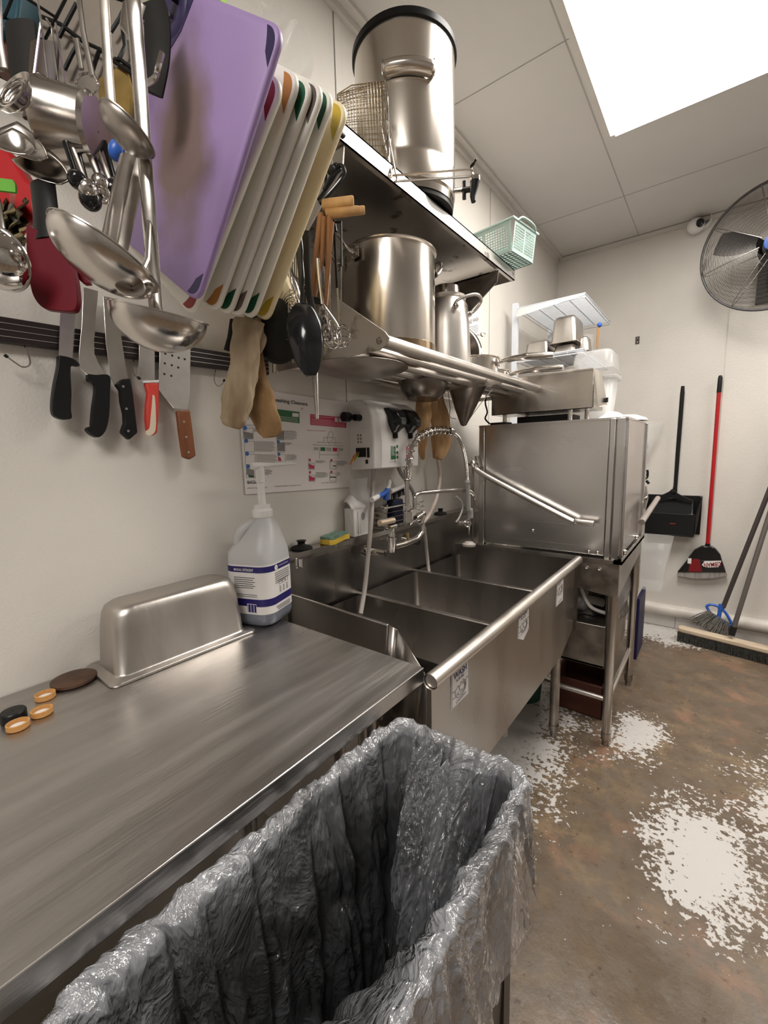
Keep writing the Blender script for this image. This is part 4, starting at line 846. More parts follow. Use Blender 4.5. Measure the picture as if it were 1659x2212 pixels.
# ---- detergent bottle
t = Thing('soap_jug', 'translucent gallon jug of pot soap with white pump and blue label', 'bottle')
bx, by = .088, .700; W_, D_ = .14, .14; z = tz+.001
M['jug'] = mat('jug_plastic', (.50, .50, .50), .35, 0, .04, sss=.3)
M['jug_low'] = mat('jug_liquid', (.17, .18, .22), .3, 0, .05)
rot = math.radians(20)
def rl(w_, d_, r, zz, ox=0, oy=0):
    return [V((bx+ox+(p.x)*math.cos(rot)-(p.y)*math.sin(rot), by+oy+p.x*math.sin(rot)+p.y*math.cos(rot), zz)) for p in rrect(0, 0, w_, d_, r, 0, 7)]
t.part('base', MB().loft([rl(.115, .115, .03, z), rl(.130, .130, .034, z+.006), rl(.137, .137, .034, z+.02), rl(.137, .137, .034, z+.045)], True, False), M['jug_low'], ang=60)
t.part('body', MB().loft([rl(.137, .137, .034, z+.045), rl(.137, .137, .034, z+.178), rl(.134, .134, .036, z+.20), rl(.116, .116, .040, z+.225, .004, .004), rl(.082, .082, .034, z+.262, .010, .010), rl(.052, .052, .0255, z+.285, .012, .012), rl(.044, .044, .0215, z+.292, .012, .012)], False, True), M['jug'], ang=60)
lab = t.part('label', MB().loft([rl(.1385, .1385, .0345, z+.036), rl(.1385, .1385, .0345, z+.170)], False, False), M['paper'], ang=60)
for za, zb_ in ((.150, .166), (.058, .078)): t.part('label_band', MB().loft([rl(.1392, .1392, .0348, z+za), rl(.1392, .1392, .0348, z+zb_)], False, False), M['navy'], parent=lab, ang=60)
# print on the two faces that can be seen: face normals in the rotated frame
def jface(a):
    n_ = V((math.cos(rot+a), math.sin(rot+a), 0)); return n_, Z_.cross(n_)
mb = MB(); mn = MB()
for a_, lst in ((-math.pi/2, ((-.010, .040, .143, 5), (.0, .0, 0, 0))), (0, ())):
    pass
nF, eF = jface(0); nS, eS = jface(-math.pi/2); cen = V((bx, by, z)); hw = .0699
def jl(n_, e_, u0, u1, zz, th=.0013): mb.obox(cen+n_*hw+e_*(u0+u1)/2+Z_*zz, e_*(abs(u1-u0)/2), Z_*th/2, n_*.0003)
for k in range(6): jl(nF, eF, -.034, .036-(.02 if k == 5 else 0), .142-k*.0055)
for k in range(3): jl(nF, eF, -.036+k*.004, .034, .050-k*.0045)
for i in range(3):
    for k in range(4): jl(nF, eF, -.012+i*.017-.004, -.012+i*.017+.004, .100-k*.0045)
    c_ = cen+nF*(hw+.0003)+eF*(-.012+i*.017)+Z_*.113; mb.tube([c_+eF*.0055+Z_*.0055, c_-eF*.0055+Z_*.0055, c_-eF*.0055-Z_*.0055, c_+eF*.0055-Z_*.0055], .0005, 4, closed=True)
for k in range(6): jl(nS, eS, -.034, .030-(k % 2)*.006, .136-k*.0055)
for k in range(2): jl(nS, eS, -.034, .034, .090-k*.005, .001)
t.part('label_print', mb, M['ink'], parent=lab)
mb = MB().obox(cen+nS*hw+eS*.016+Z_*.052, eS*.014, Z_*.013, nS*.0006); bc_ = t.part('barcode', mb, M['paper'], parent=lab)
mb = MB()
for k in range(9): mb.obox(cen+nS*(hw+.0008)+eS*(.004+k*.003)+Z_*.053, eS*(.0006+.0005*(k % 3)), Z_*.011, nS*.0002)
t.part('barcode_bars', mb, M['navy'], parent=lab)
mb = MB(); o_ = cen+nS*(hw+.0003)-eS*.030+Z_*.154; text_mb(mb, 'MANUAL DETERGENT', o_-eS*.002, o_+eS*.058, .007, nS, bold=True)
mb.lathe([(.0075, 0), (.0075, .0006), (.001, .0008)], cen+nF*(hw+.0002)-eF*.028+Z_*.157, nF, 20); o_ = cen+nF*(hw+.0003)-eF*.016+Z_*.157; text_mb(mb, 'WASHING DETERGENT', o_, o_+eF*.05, .004, nF)
t.part('label_title', mb, M['paper'], parent=lab)
nk = V((bx+.012, by+.012, z))
t.part('collar', MB().lathe([(.001, .288), (.026, .288), (.027, .292), (.027, .306), (.024, .310), (.022, .312), (.022, .322), (.001, .323)], nk, n=32), M['cream2'] if 'cream2' in M else M['white'])
pm = t.part('pump', MB().tube([nk+Z_*.32, nk+Z_*.382, nk+Z_*.383, nk+Z_*.425], [.0105, .0105, .0125, .0125], 18), M['white'])
sd = (at(645, 1006, 'X', .10)-at(548, 1012, 'X', .084)).normalized(); sd.z = .03; sd = V((.25, .97, .03)).normalized()
t0 = nk+Z_*.428
t.part('spout', MB().tube([t0-sd*.022, t0-sd*.018, t0, t0+sd*.04, t0+sd*.095, t0+sd*.108+Z_*-.003], [.010, .013, .013, .009, .0075, .003], 14, flat=.75, hint=Z_), M['white'], parent=pm)
hd_ = t.part('jug_handle', MB().tube(smooth([cen-V((.010, .045, 0))+Z_*.195, cen-V((.016, .052, 0))+Z_*.225, cen-V((.008, .045, 0))+Z_*.255, cen-V((0, .022, 0))+Z_*.272, cen+V((.010, 0, 0))+Z_*.278]), .013, 12), M['jug'])

# ================================================================ trash can with liner
t = Thing('trash_can', 'slim dark brown plastic trash can in front of the worktable', 'bin')
ccx, ccy = .757, .318; RW, RL, RZ = .262, .572, .815
mb = MB()
M['bin'] = mat('bin_plastic', (.035, .026, .020), .45, 0, .2)
lo = [rrect(ccx, ccy, RW-.07, RL-.09, .04, .002, 8), rrect(ccx, ccy, RW-.05, RL-.07, .045, .02, 8), rrect(ccx, ccy, RW-.012, RL-.012, .05, RZ-.04, 8), rrect(ccx, ccy, RW+.004, RL+.004, .055, RZ-.036, 8), rrect(ccx, ccy, RW+.004, RL+.004, .055, RZ, 8), rrect(ccx, ccy, RW-.012, RL-.012, .05, RZ, 8), rrect(ccx, ccy, RW-.05, RL-.07, .045, .03, 8)]
t.part('body', MB().loft(lo, True, True), M['bin'], ang=60)
mb = MB()
for k in range(5):
    y = ccy+RL/2-.07-k*.10; mb.box((ccx+RW/2-.034, y-.012, .08), (ccx+RW/2-.010, y+.012, .70))
t.part('side_rib', mb, M['bin'])
def bag_mat():
    mt = bpy.data.materials.new('bin_liner_film'); mt.use_nodes = True; nt = mt.node_tree; N = nt.nodes; L = nt.links; b = N['Principled BSDF']
    tc = N.new('ShaderNodeTexCoord'); mp = N.new('ShaderNodeMapping'); mp.inputs['Scale'].default_value = (1, 1, .5); L.new(tc.outputs['Object'], mp.inputs[0])
    n1 = N.new('ShaderNodeTexNoise'); n1.inputs['Scale'].default_value = 9; n1.inputs['Detail'].default_value = 6; n1.inputs['Distortion'].default_value = 1.5; L.new(mp.outputs[0], n1.inputs[0])
    wv = N.new('ShaderNodeMix'); wv.data_type = 'VECTOR'; wv.inputs[0].default_value = .25; L.new(mp.outputs[0], wv.inputs[4]); L.new(n1.outputs['Color'], wv.inputs[5])
    n2 = N.new('ShaderNodeTexVoronoi'); n2.inputs['Scale'].default_value = 24; n2.feature = 'DISTANCE_TO_EDGE'; L.new(wv.outputs[1], n2.inputs[0])
    n3 = N.new('ShaderNodeTexVoronoi'); n3.inputs['Scale'].default_value = 60; L.new(wv.outputs[1], n3.inputs[0])
    ad = N.new('ShaderNodeMath'); ad.operation = 'MULTIPLY_ADD'; L.new(n2.outputs['Distance'], ad.inputs[0]); ad.inputs[1].default_value = 1.6; L.new(n3.outputs['Distance'], ad.inputs[2])
    bp = N.new('ShaderNodeBump'); bp.inputs['Strength'].default_value = .55; bp.inputs['Distance'].default_value = .006; L.new(ad.outputs[0], bp.inputs['Height']); L.new(bp.outputs[0], b.inputs['Normal'])
    b.inputs['Base Color'].default_value = (.58, .60, .65, 1); b.inputs['Roughness'].default_value = .14; b.inputs['Specular IOR Level'].default_value = 1.0; b.inputs['Coat Weight'].default_value = .0
    at_ = N.new('ShaderNodeAttribute'); at_.attribute_name = 'layers'
    mr = N.new('ShaderNodeMapRange'); L.new(n1.outputs[0], mr.inputs[0]); mr.inputs[1].default_value = .35; mr.inputs[2].default_value = .70; mr.inputs[3].default_value = .55; mr.inputs[4].default_value = 1.7
    mu = N.new('ShaderNodeMath'); mu.operation = 'MULTIPLY'; mu.use_clamp = True; L.new(mr.outputs[0], mu.inputs[0]); L.new(at_.outputs['Fac'], mu.inputs[1]); 
    tr = N.new('ShaderNodeBsdfTransparent'); tr.inputs[0].default_value = (.93, .94, .96, 1)
    di = N.new('ShaderNodeBsdfDiffuse'); di.inputs[0].default_value = (.66, .68, .73, 1); tl = N.new('ShaderNodeBsdfTranslucent'); tl.inputs[0].default_value = (.60, .62, .68, 1)
    for q_ in (di, tl): L.new(bp.outputs[0], q_.inputs['Normal'])
    m0 = N.new('ShaderNodeMixShader'); m0.inputs[0].default_value = .35; L.new(di.outputs[0], m0.inputs[1]); L.new(tl.outputs[0], m0.inputs[2])
    m1 = N.new('ShaderNodeMixShader'); L.new(mu.outputs[0], m1.inputs[0]); L.new(tr.outputs[0], m1.inputs[1]); L.new(m0.outputs[0], m1.inputs[2])
    gl = N.new('ShaderNodeBsdfGlossy'); gl.inputs['Roughness'].default_value = .13; gl.inputs[0].default_value = (1, 1, 1, 1); L.new(bp.outputs[0], gl.inputs['Normal'])
    fr_ = N.new('ShaderNodeFresnel'); fr_.inputs[0].default_value = 1.5; L.new(bp.outputs[0], fr_.inputs['Normal'])
    fm = N.new('ShaderNodeMath'); fm.operation = 'MULTIPLY'; fm.use_clamp = True; fm.inputs[1].default_value = 2.3; L.new(fr_.outputs[0], fm.inputs[0])
    m2 = N.new('ShaderNodeMixShader'); L.new(fm.outputs[0], m2.inputs[0]); L.new(m1.outputs[0], m2.inputs[1]); L.new(gl.outputs[0], m2.inputs[2])
    N.remove(b); L.new(m2.outputs[0], N['Material Output'].inputs[0]); return mt
M['liner'] = bag_mat()
def layers(o, fn):
    a = o.data.attributes.new('layers', 'FLOAT', 'POINT')
    for i, v in enumerate(o.data.vertices): a.data[i].value = fn(i, v.co)
def ridge(v): return 1-abs(noise.noise(v))*2
NU, NV = 640, 190
def per(u, dw):     # point and outward normal on a rounded rectangle, by arc length
    w, h, r = RW+2*dw, RL+2*dw, .055+dw; r = max(.012, r); r = min(r, w/2-.001)
    sides = [(w-2*r), math.pi/2*r, (h-2*r), math.pi/2*r]*2; tot = sum(sides); s = (u % 1)*tot; k = 0
    while s > sides[k]: s -= sides[k]; k += 1
    hw_, hh_ = w/2, h/2
    cs = [V((hw_-r, hh_-r, 0)), V((-hw_+r, hh_-r, 0)), V((-hw_+r, -hh_+r, 0)), V((hw_-r, -hh_+r, 0))]
    ang = [90, 180, 270, 360]
    if k % 2 == 1:
        i = (k-1)//2; c = cs[(i+1) % 4]; th = math.radians(ang[i]) + s/r; n_ = V((math.cos(th), math.sin(th), 0)); p = c+n_*r
    else:
        i = k//2; th = math.radians(ang[i]); n_ = V((math.cos(th), math.sin(th), 0)); tdir = V((-n_.y, n_.x, 0)); p = cs[i]+n_*r+tdir*s
    return p, n_
def liner(u, v):
    # v: 0 outer hem .. 0.22 rim .. 1 bottom inside
    a = u*2*math.pi
    fold = noise.noise(V((math.cos(a)*5, math.sin(a)*5, 1.7)))
    hem = RZ-.155-.05*noise.noise(V((math.cos(a)*2.2, math.sin(a)*2.2, 5)))
    if v < .24:
        q = v/.24; dw = .006+.022*(1-q)*(.6+.8*abs(fold)); zz = hem+(RZ+.006-hem)*q; amp = .006+.006*(1-q)
    elif v < .32:
        q = (v-.24)/.08; dw = .010*(1-q)-.016*q; dw = .008*math.cos(q*math.pi/2)-.018*math.sin(q*math.pi/2)*q; zz = RZ+.006+.011*math.sin(q*math.pi); amp = .008
    else:
        q = (v-.32)/.68; dw = -.018-.055*q-.02*q*q; zz = RZ+.006-(RZ-.18)*q; amp = .008+.014*min(1, q*4)
    p, n_ = per(u, dw)
    ca, sa = math.cos(a), math.sin(a)
    s1 = (ridge(V((ca*6, sa*6, zz*1.3+3)))**2-.5)*amp*1.0 + (ridge(V((p.x*14, p.y*14, zz*5)))-.6)*amp*.6
    s1 += (ridge(V((p.x*42+zz*8, p.y*42, zz*13)))-.6)*amp*.42 + (ridge(V((p.x*90, p.y*90, zz*55)))-.6)*.0022
    if v > .32:    # film billows inside the can
        far = min(1, max(0, (p.y-.10)/.17)); s1 -= far*math.exp(-((p.x-.02)/.05)**2)*.055*math.sin(min(1, q*1.8)*math.pi)
        nr = max(0, min(1, (-p.y+.06)/.14)); s1 -= nr*(1 if p.x > .05 else 0)*.085*math.sin(min(1, q*2.6)*math.pi)
        s1 -= .014*max(0, math.sin(a*9+2*noise.noise(V((ca*2, sa*2, 1)))))*min(1, q*3)
    dz = (ridge(V((ca*9, sa*9, 8)))-.5)*.006 if v < .4 else 0
    pos = V((ccx, ccy, 0))+p+n_*s1; pos.z = zz+dz+(ridge(V((p.x*34, p.y*34, zz*34+4)))-.5)*.003
    if pos.x < tx+.004 and pos.z > .82: pos.x = max(pos.x, tx+.004)
    return pos
lo_ = single('bin_liner', MB().grid(liner, NU, NV, True), M['liner'], 'crinkled clear plastic bag lining the slim trash can', 'bag', ang=180)
def lay(i, co):
    v = (i//NU)/(NV-1); return .27 if v < .17 else (.40 if v < .33 else max(.06, .22-(v-.33)*1.2))
layers(lo_, lay)
def inner(i, j):
    x = (-.075+.15*j)*(1-.25*i); f = ridge(V((j*6, i*1.2, 1)))-.5; g = ridge(V((j*15, i*6, 4)))-.5; h = ridge(V((j*30, i*24, 9)))-.5
    return V((ccx+x+.010*f, ccy+.250-.13*math.sin(i*2.2)*(.5+.5*math.sin(j*math.pi))+.030*f+.012*g+.004*h, RZ+.012*math.cos(j*5)-.34*i+.012*g))
ib = single('inner_bag', MB().grid(inner, 150, 150), M['liner'], 'bunched second clear bag hanging inside the far end of the trash can', 'bag', ang=180)
layers(ib, lambda i, co: .22)
# ================================================================ knife strip
t = Thing('magnetic_knife_strip', 'black magnetic knife strip with thin silver lines screwed to the left wall', 'knife strip')
def zt(y): return 1.5915 + (y-.226)*.0225     # top edge, slightly out of level
a, b = -.35, .826
t.part('bar', MB().prism([(.001, a, zt(a)-.048), (.001, b, zt(b)-.044), (.001, b, zt(b)), (.001, a, zt(a))], (.018, 0, 0)), mat('strip_black', (.02, .014, .014), .35), bev=.002)
for k in range(3):
    o_ = .011+k*.0125; t.part('silver_line', MB().prism([(.019, a, zt(a)-o_-.0012), (.019, b, zt(b)-o_*.92-.0012), (.019, b, zt(b)-o_*.92), (.019, a, zt(a)-o_)], (.0012, 0, 0)), M['alu'])
t.part('screw', MB().ball((.020, .325, zt(.325)-.019), .004, 6, X_, .5).ball((.020, -.1, zt(-.1)-.019), .004, 6, X_, .5), M['satin'])
KX = .027
def K(pts, X=KX): return [at(x, y, 'X', X) for x, y in pts]
def c2(pts): return smooth([V((x, y, 0)) for x, y in pts], 5)
def flatpart(t, name, pts, X, th, m, label=None, parent=None, sm=False, bev=.001):
    if sm: pts = [(p.x, p.y) for p in c2(list(pts)+[pts[0]])][:-1]
    return t.part(name, MB().prism(K(pts, X), (th, 0, 0)), m, label=label, parent=parent, bev=bev)
# bread knife
t = Thing('bread_knife', 'serrated bread knife with a plain black handle, leftmost on the knife strip', 'knife')
ser = []
for i in range(24):
    y = 672+i*4.3; ser += [(165-.30*i*.0-(y-672)*.07, y), (161.5-(y-672)*.07, y+2.1)]
flatpart(t, 'blade', [(118, 600), (158, 590)]+ser+[(156, 776), (126, 774), (130, 672)], KX, .0016, M['blade'], bev=0)
flatpart(t, 'handle', [(121, 770), (140, 773), (156, 779), (166, 789), (164, 793), (150, 792), (147, 806), (149, 850), (148, 885), (150, 903), (140, 907), (122, 905), (109, 895), (107, 870), (112, 830), (119, 795)], KX-.008, .017, M['black'], sm=True, bev=.003)
t = Thing('carving_knife', 'curved slicing knife with a hooked black handle, second from the left on the strip', 'knife')
flatpart(t, 'blade', [(179, 620), (212, 628), (207, 700), (203, 735), (204, 765), (215, 790), (230, 812), (190, 812), (170, 795), (170, 760), (176, 700)], KX, .0016, M['blade'])
flatpart(t, 'handle', [(185, 810), (200, 812), (230, 814), (231, 850), (229, 900), (222, 930), (208, 945), (192, 940), (182, 928), (190, 922), (194, 928), (193, 915), (196, 880), (201, 845), (199, 830), (186, 823)], KX-.008, .017, M['black'], sm=True, bev=.003)
t = Thing('chef_knife', 'straight slicing knife with a riveted black handle, third from the left on the strip', 'knife')
flatpart(t, 'blade', [(222, 640), (252, 645), (262, 730), (276, 820), (246, 832), (238, 815), (228, 740)], KX, .0016, M['blade'])
h = flatpart(t, 'handle', [(244, 831), (258, 821), (276, 819), (281, 850), (287, 900), (291, 935), (273, 951), (256, 935), (263, 915), (262, 895), (256, 870), (254, 845)], KX-.008, .017, M['black'], bev=.003)
for x, y in ((266, 835), (273, 883), (277, 931)): t.part('rivet', MB().lathe([(.0026, 0), (.0026, .0008), (.0005, .001)], at(x, y, 'X', KX+.009), X_, 12), M['blade'], parent=h)
t = Thing('palette_knife', 'red and white handled offset palette knife on the knife strip', 'spatula')
flatpart(t, 'blade', [(300, 700), (333, 705), (334, 765), (334, 820), (298, 822), (300, 765)], KX, .0014, M['blade'])
flatpart(t, 'collar', [(303, 824), (338, 822), (337, 828), (305, 829)], KX-.006, .014, M['white'], label='white collar')
h = flatpart(t, 'handle', [(308, 829), (337, 828), (338, 860), (337, 900), (334, 935), (325, 942), (313, 937), (310, 905), (311, 875), (314, 850)], KX-.007, .015, M['coral'], label='red handle', bev=.003)
flatpart(t, 'inlay', [(329, 853), (334, 858), (336, 890), (336, 925), (330, 938), (318, 941), (314, 932), (322, 925), (325, 900), (328, 870)], KX+.0075, .0022, M['cream'], label='cream inlay', parent=h, sm=True)
t = Thing('perforated_turner', 'perforated steel turner with riveted wooden handle, rightmost on the knife strip', 'turner')
flatpart(t, 'blade', [(346, 700), (412, 705), (410, 850), (410, 858), (404, 886), (375, 882), (342, 842)], KX, .0014, M['blade'])
hl = [(357, 764), (372, 768), (386, 773), (399, 776), (356, 785), (371, 789), (385, 794), (355, 808), (370, 812)]
mb = MB()
for x, y in hl: mb.lathe([(.0026, 0), (.0026, .0004), (.0003, .0005)], at(x, y, 'X', KX+.0013), X_, 12)
t.part('holes', mb, M['void'])
h = flatpart(t, 'handle', [(377, 888), (405, 886), (411, 930), (418, 985), (405, 993), (390, 988), (383, 940)], KX-.006, .014, M['wood'], label='reddish wooden handle', bev=.004)
for x, y in ((397, 911), (402, 944), (407, 977)): t.part('rivet', MB().lathe([(.0026, 0), (.0026, .0008), (.0005, .001)], at(x, y, 'X', KX+.0078), X_, 12), M['blade'], parent=h)
# hooks below the strip
for lab_, pts in (('empty wire hook below the left part of the knife strip', [(48, 738), (56, 755), (64, 775), (64, 788), (50, 793), (35, 785), (17, 772)]), ('empty wire hook below the strip left of the hanging mitts', [(467, 795), (463, 815), (465, 828), (472, 834), (480, 830), (483, 824)]), ('partly hidden wire hook behind the red handled palette knife', [(290, 770), (287, 795), (291, 810), (298, 815)])):
    hk = [at(x, y, 'X', .006+.022*min(1, i/3)) for i, (x, y) in enumerate(pts)]
    tt = Thing('wall_hook', lab_, 'hook', None); w0 = tt.part('wire', MB().tube(smooth(hk, 5), .0014, 8), M['dull_steel']); tt.part('tip', MB().tube([hk[-1], hk[-1]+(hk[-1]-hk[-2]).normalized()*.006], .003, 8), M['black'], label='black rubber tip')
# metal tube seen at the end of the strip
single('sharpening_tube', MB().tube([at(594, 700, 'X', .05), at(594, 806, 'X', .05)], .0075, 16), M['satin'], 'short steel tube hanging at the right end of the knife strip', 'tube')
single('steel_rod', MB().tube([P(668, 640, .99), P(674, 760, .99), P(680, 790, .99), P(685, 905, .99)], [.008, .008, .008, .004], 14), M['dull_steel'], 'long grey tapering steel hanging down in front of the poster', 'sharpening steel')

# ================================================================ hanging rack
t = Thing('pot_rack', 'black wire pot rack over the worktable with utensils hanging from it', 'rack')
RZ0 = 2.0; rx0, rx1, ry0, ry1 = .04, .40, -.25, .76
mb = MB()
for i in range(12): y = ry0+.55*i/11; mb.tube([(rx0, y, RZ0+.006), (rx1, y, RZ0+.006)], .0022, 6)
for i in range(1, 6): x = rx0+(rx1-rx0)*i/6; mb.tube([(x, ry0, RZ0+.009), (x, ry0+.55, RZ0+.009)], .0022, 6)
t.part('wire_grid', mb, M['black'])
t.part('frame', MB().tube([(rx0, ry0, RZ0), (rx1, ry0, RZ0), (rx1, ry1, RZ0), (rx0, ry1, RZ0)], .006, 10, closed=True), M['black'])
for y in (-.1, .70): t.part('wall_arm', MB().tube([(.004, y, RZ0), (rx1, y, RZ0)], .005, 10).box((.0005, y-.015, RZ0-.03), (.005, y+.015, RZ0+.03)), M['black'])
# low lattice of the rack side that hangs among the ladles
lat = [((10, -20), (60, 24), (130, 52), (180, 90), (215, 106), (200, 150)), ((165, 8), (142, 52), (128, 80)), ((275, 5), (258, 40), (240, 68)), ((170, 92), (155, 118), (140, 150)), ((215, 106), (250, 135), (300, 170)), ((300, 160), (262, 130), (248, 128)), ((60, -10), (30, 60), (0, 120)), ((265, 60), (270, 100), (258, 126)), ((250, -5), (300, 12), (345, 32), (372, 60))]
mb = MB()
for l in lat: mb.tube([P(x, y, .72 if i < 9 else .7) for i, (x, y) in enumerate(l)], .0034, 6)
single('wire_lattice', mb, M['black'], 'bent black wire lattice among the hanging ladles under the rack', 'rack')
# storage lying on the rack
def parcel(name, pts, d, th, mt, label, cat):
    f = [P(x, y, d) for x, y in pts]; single(name, MB().prism(f, FW*th), mt, label, cat, bev=.004)
parcel('teal_box', [(-40, -40), (46, -40), (36, 58), (24, 68), (-40, 48)], .66, .04, mat('teal_card', (.012, .07, .10), .5), 'dark teal box in the top left corner behind the rack', 'box')
parcel('brown_box', [(-40, 62), (30, 78), (34, 138), (10, 145), (-40, 120)], .68, .04, mat('brown_card', (.12, .05, .03), .6), 'small brown box below the teal box behind the rack', 'box')
parcel('paper_sack', [(48, -40), (300, -40), (300, 215), (210, 265), (120, 250), (60, 160)], .735, .04, mat('kraft_grey', (.30, .26, .22), .7, 0, .12, 14), 'crumpled beige grey paper sack behind the hanging ladles', 'sack')
parcel('green_packet', [(296, -40), (480, -40), (474, -2), (440, -6), (345, 10), (330, 30), (306, 18)], .84, .03, mat('lime_pack', (.30, .60, .05), .5), 'bright lime green packet at the top edge above the boards', 'packet')
parcel('yellow_packet', [(208, 170), (270, 130), (285, 190), (282, 268), (240, 265), (215, 240)], .725, .008, mat('mustard_pack', (.30, .19, .04), .6, 0, .3, 20), 'mottled mustard yellow packet low behind the ladles', 'packet')
single('clear_bag', MB().grid(lambda i, j: P(560+110*i+8*math.sin(j*9+i*5), -5+200*j+70*i+8*math.sin(i*14), .86+.03*math.sin(i*9+j*7)), 24, 24), M['film'] if 'film' in M else M['white'], 'loose clear plastic film rising behind the cutting boards', 'film', ang=180)

# ================================================================ cutting boards
ph = math.radians(6); BN = V((math.sin(ph), -math.cos(ph), 0)); BH = .365
def bp(x, y): d = ray(x, y); return d/-d.dot(BN)
M['purple'] = mat('purple_board', (.36, .25, .50), .45, 0, .05, 6, bump=.10, bs=120)
_nt = M['purple'].node_tree; _N = _nt.nodes; _L = _nt.links; _b = _N['Principled BSDF']; _src = _b.inputs['Base Color'].links[0].from_socket
_g = _N.new('ShaderNodeNewGeometry'); _mp = _N.new('ShaderNodeMapping'); _mp.vector_type = 'TEXTURE'; _L.new(_g.outputs['Position'], _mp.inputs[0])
M['_stain'] = (_mp, _N)
_nz = _N.new('ShaderNodeTexNoise'); _nz.inputs['Scale'].default_value = 16; _nz.inputs['Detail'].default_value = 6; _L.new(_g.outputs['Position'], _nz.inputs[0])
_ln = _N.new('ShaderNodeVectorMath'); _ln.operation = 'LENGTH'; _L.new(_mp.outputs[0], _ln.inputs[0])
_ad = _N.new('ShaderNodeMath'); _ad.operation = 'MULTIPLY_ADD'; _L.new(_nz.outputs[0], _ad.inputs[0]); _ad.inputs[1].default_value = .55; _L.new(_ln.outputs['Value'], _ad.inputs[2])
_r = _N.new('ShaderNodeValToRGB'); _r.color_ramp.elements[0].position = .62; _r.color_ramp.elements[1].position = 1.25; _r.color_ramp.elements[0].color = (.85, .85, .85, 1); _r.color_ramp.elements[1].color = (0, 0, 0, 1)
_L.new(_ad.outputs[0], _r.inputs[0]); _mx = _N.new('ShaderNodeMix'); _mx.data_type = 'RGBA'; _L.new(_r.outputs[0], _mx.inputs[0]); _L.new(_src, _mx.inputs[6]); _mx.inputs[7].default_value = (.19, .125, .08, 1); _L.new(_mx.outputs[2], _b.inputs['Base Color'])
M['purple_edge'] = mat('purple_edge', (.29, .17, .42), .45, 0, .06)
M['dkpurple'] = mat('dark_purple_grip', (.035, .025, .085), .45, 0, .1)
M['board'] = mat('white_board', (.80, .78, .70), .5, 0, .04, 8, sss=.15)
M['board_y'] = mat('yellowed_board', (.90, .77, .50), .5, 0, .10, 4, sss=.15)
grip = {'maroon': mat('maroon_grip', (.14, .01, .03), .45), 'redg': mat('red_grip', (.28, .015, .01), .45), 'orange': mat('orange_grip', (.50, .22, .05), .45), 'greeng': mat('green_grip', (.012, .10, .05), .45), 'greyg': mat('brown_grey_grip', (.14, .11, .095), .45), 'yellow': mat('yellow_grip', (.62, .42, .04), .45, 0, .15)}
boards = [
 ('purple', (617, 62), (430, 655), .285, 'purple', 'dkpurple', 'purple cutting board with brown stained face and dark corner grips, front of the stack', None),
 ('white', (616, 182), (419, 686), .285, 'board', 'redg', 'white cutting board with red corner grips directly behind the purple one', .012),
 ('white', (652, 166), (470, 678), .285, 'board', 'orange', 'white cutting board with orange corner grips', .03),
 ('white', (680, 184), (497, 686), .285, 'board', 'greeng', 'white cutting board with green corner grips between the orange and grey gripped ones', .05),
 ('white', (704, 190), (521, 690), .285, 'board', 'greyg', 'white cutting board with brownish grey corner grips', .07),
 ('white', (726, 205), (548, 694), .285, 'board', 'greeng', 'white cutting board with green corner grips directly before the yellowed one', .09),
 ('white', (756, 232), (578, 699), .285, 'board_y', 'yellow', 'yellowed cutting board with yellow corner grips, last of the stack', .11)]
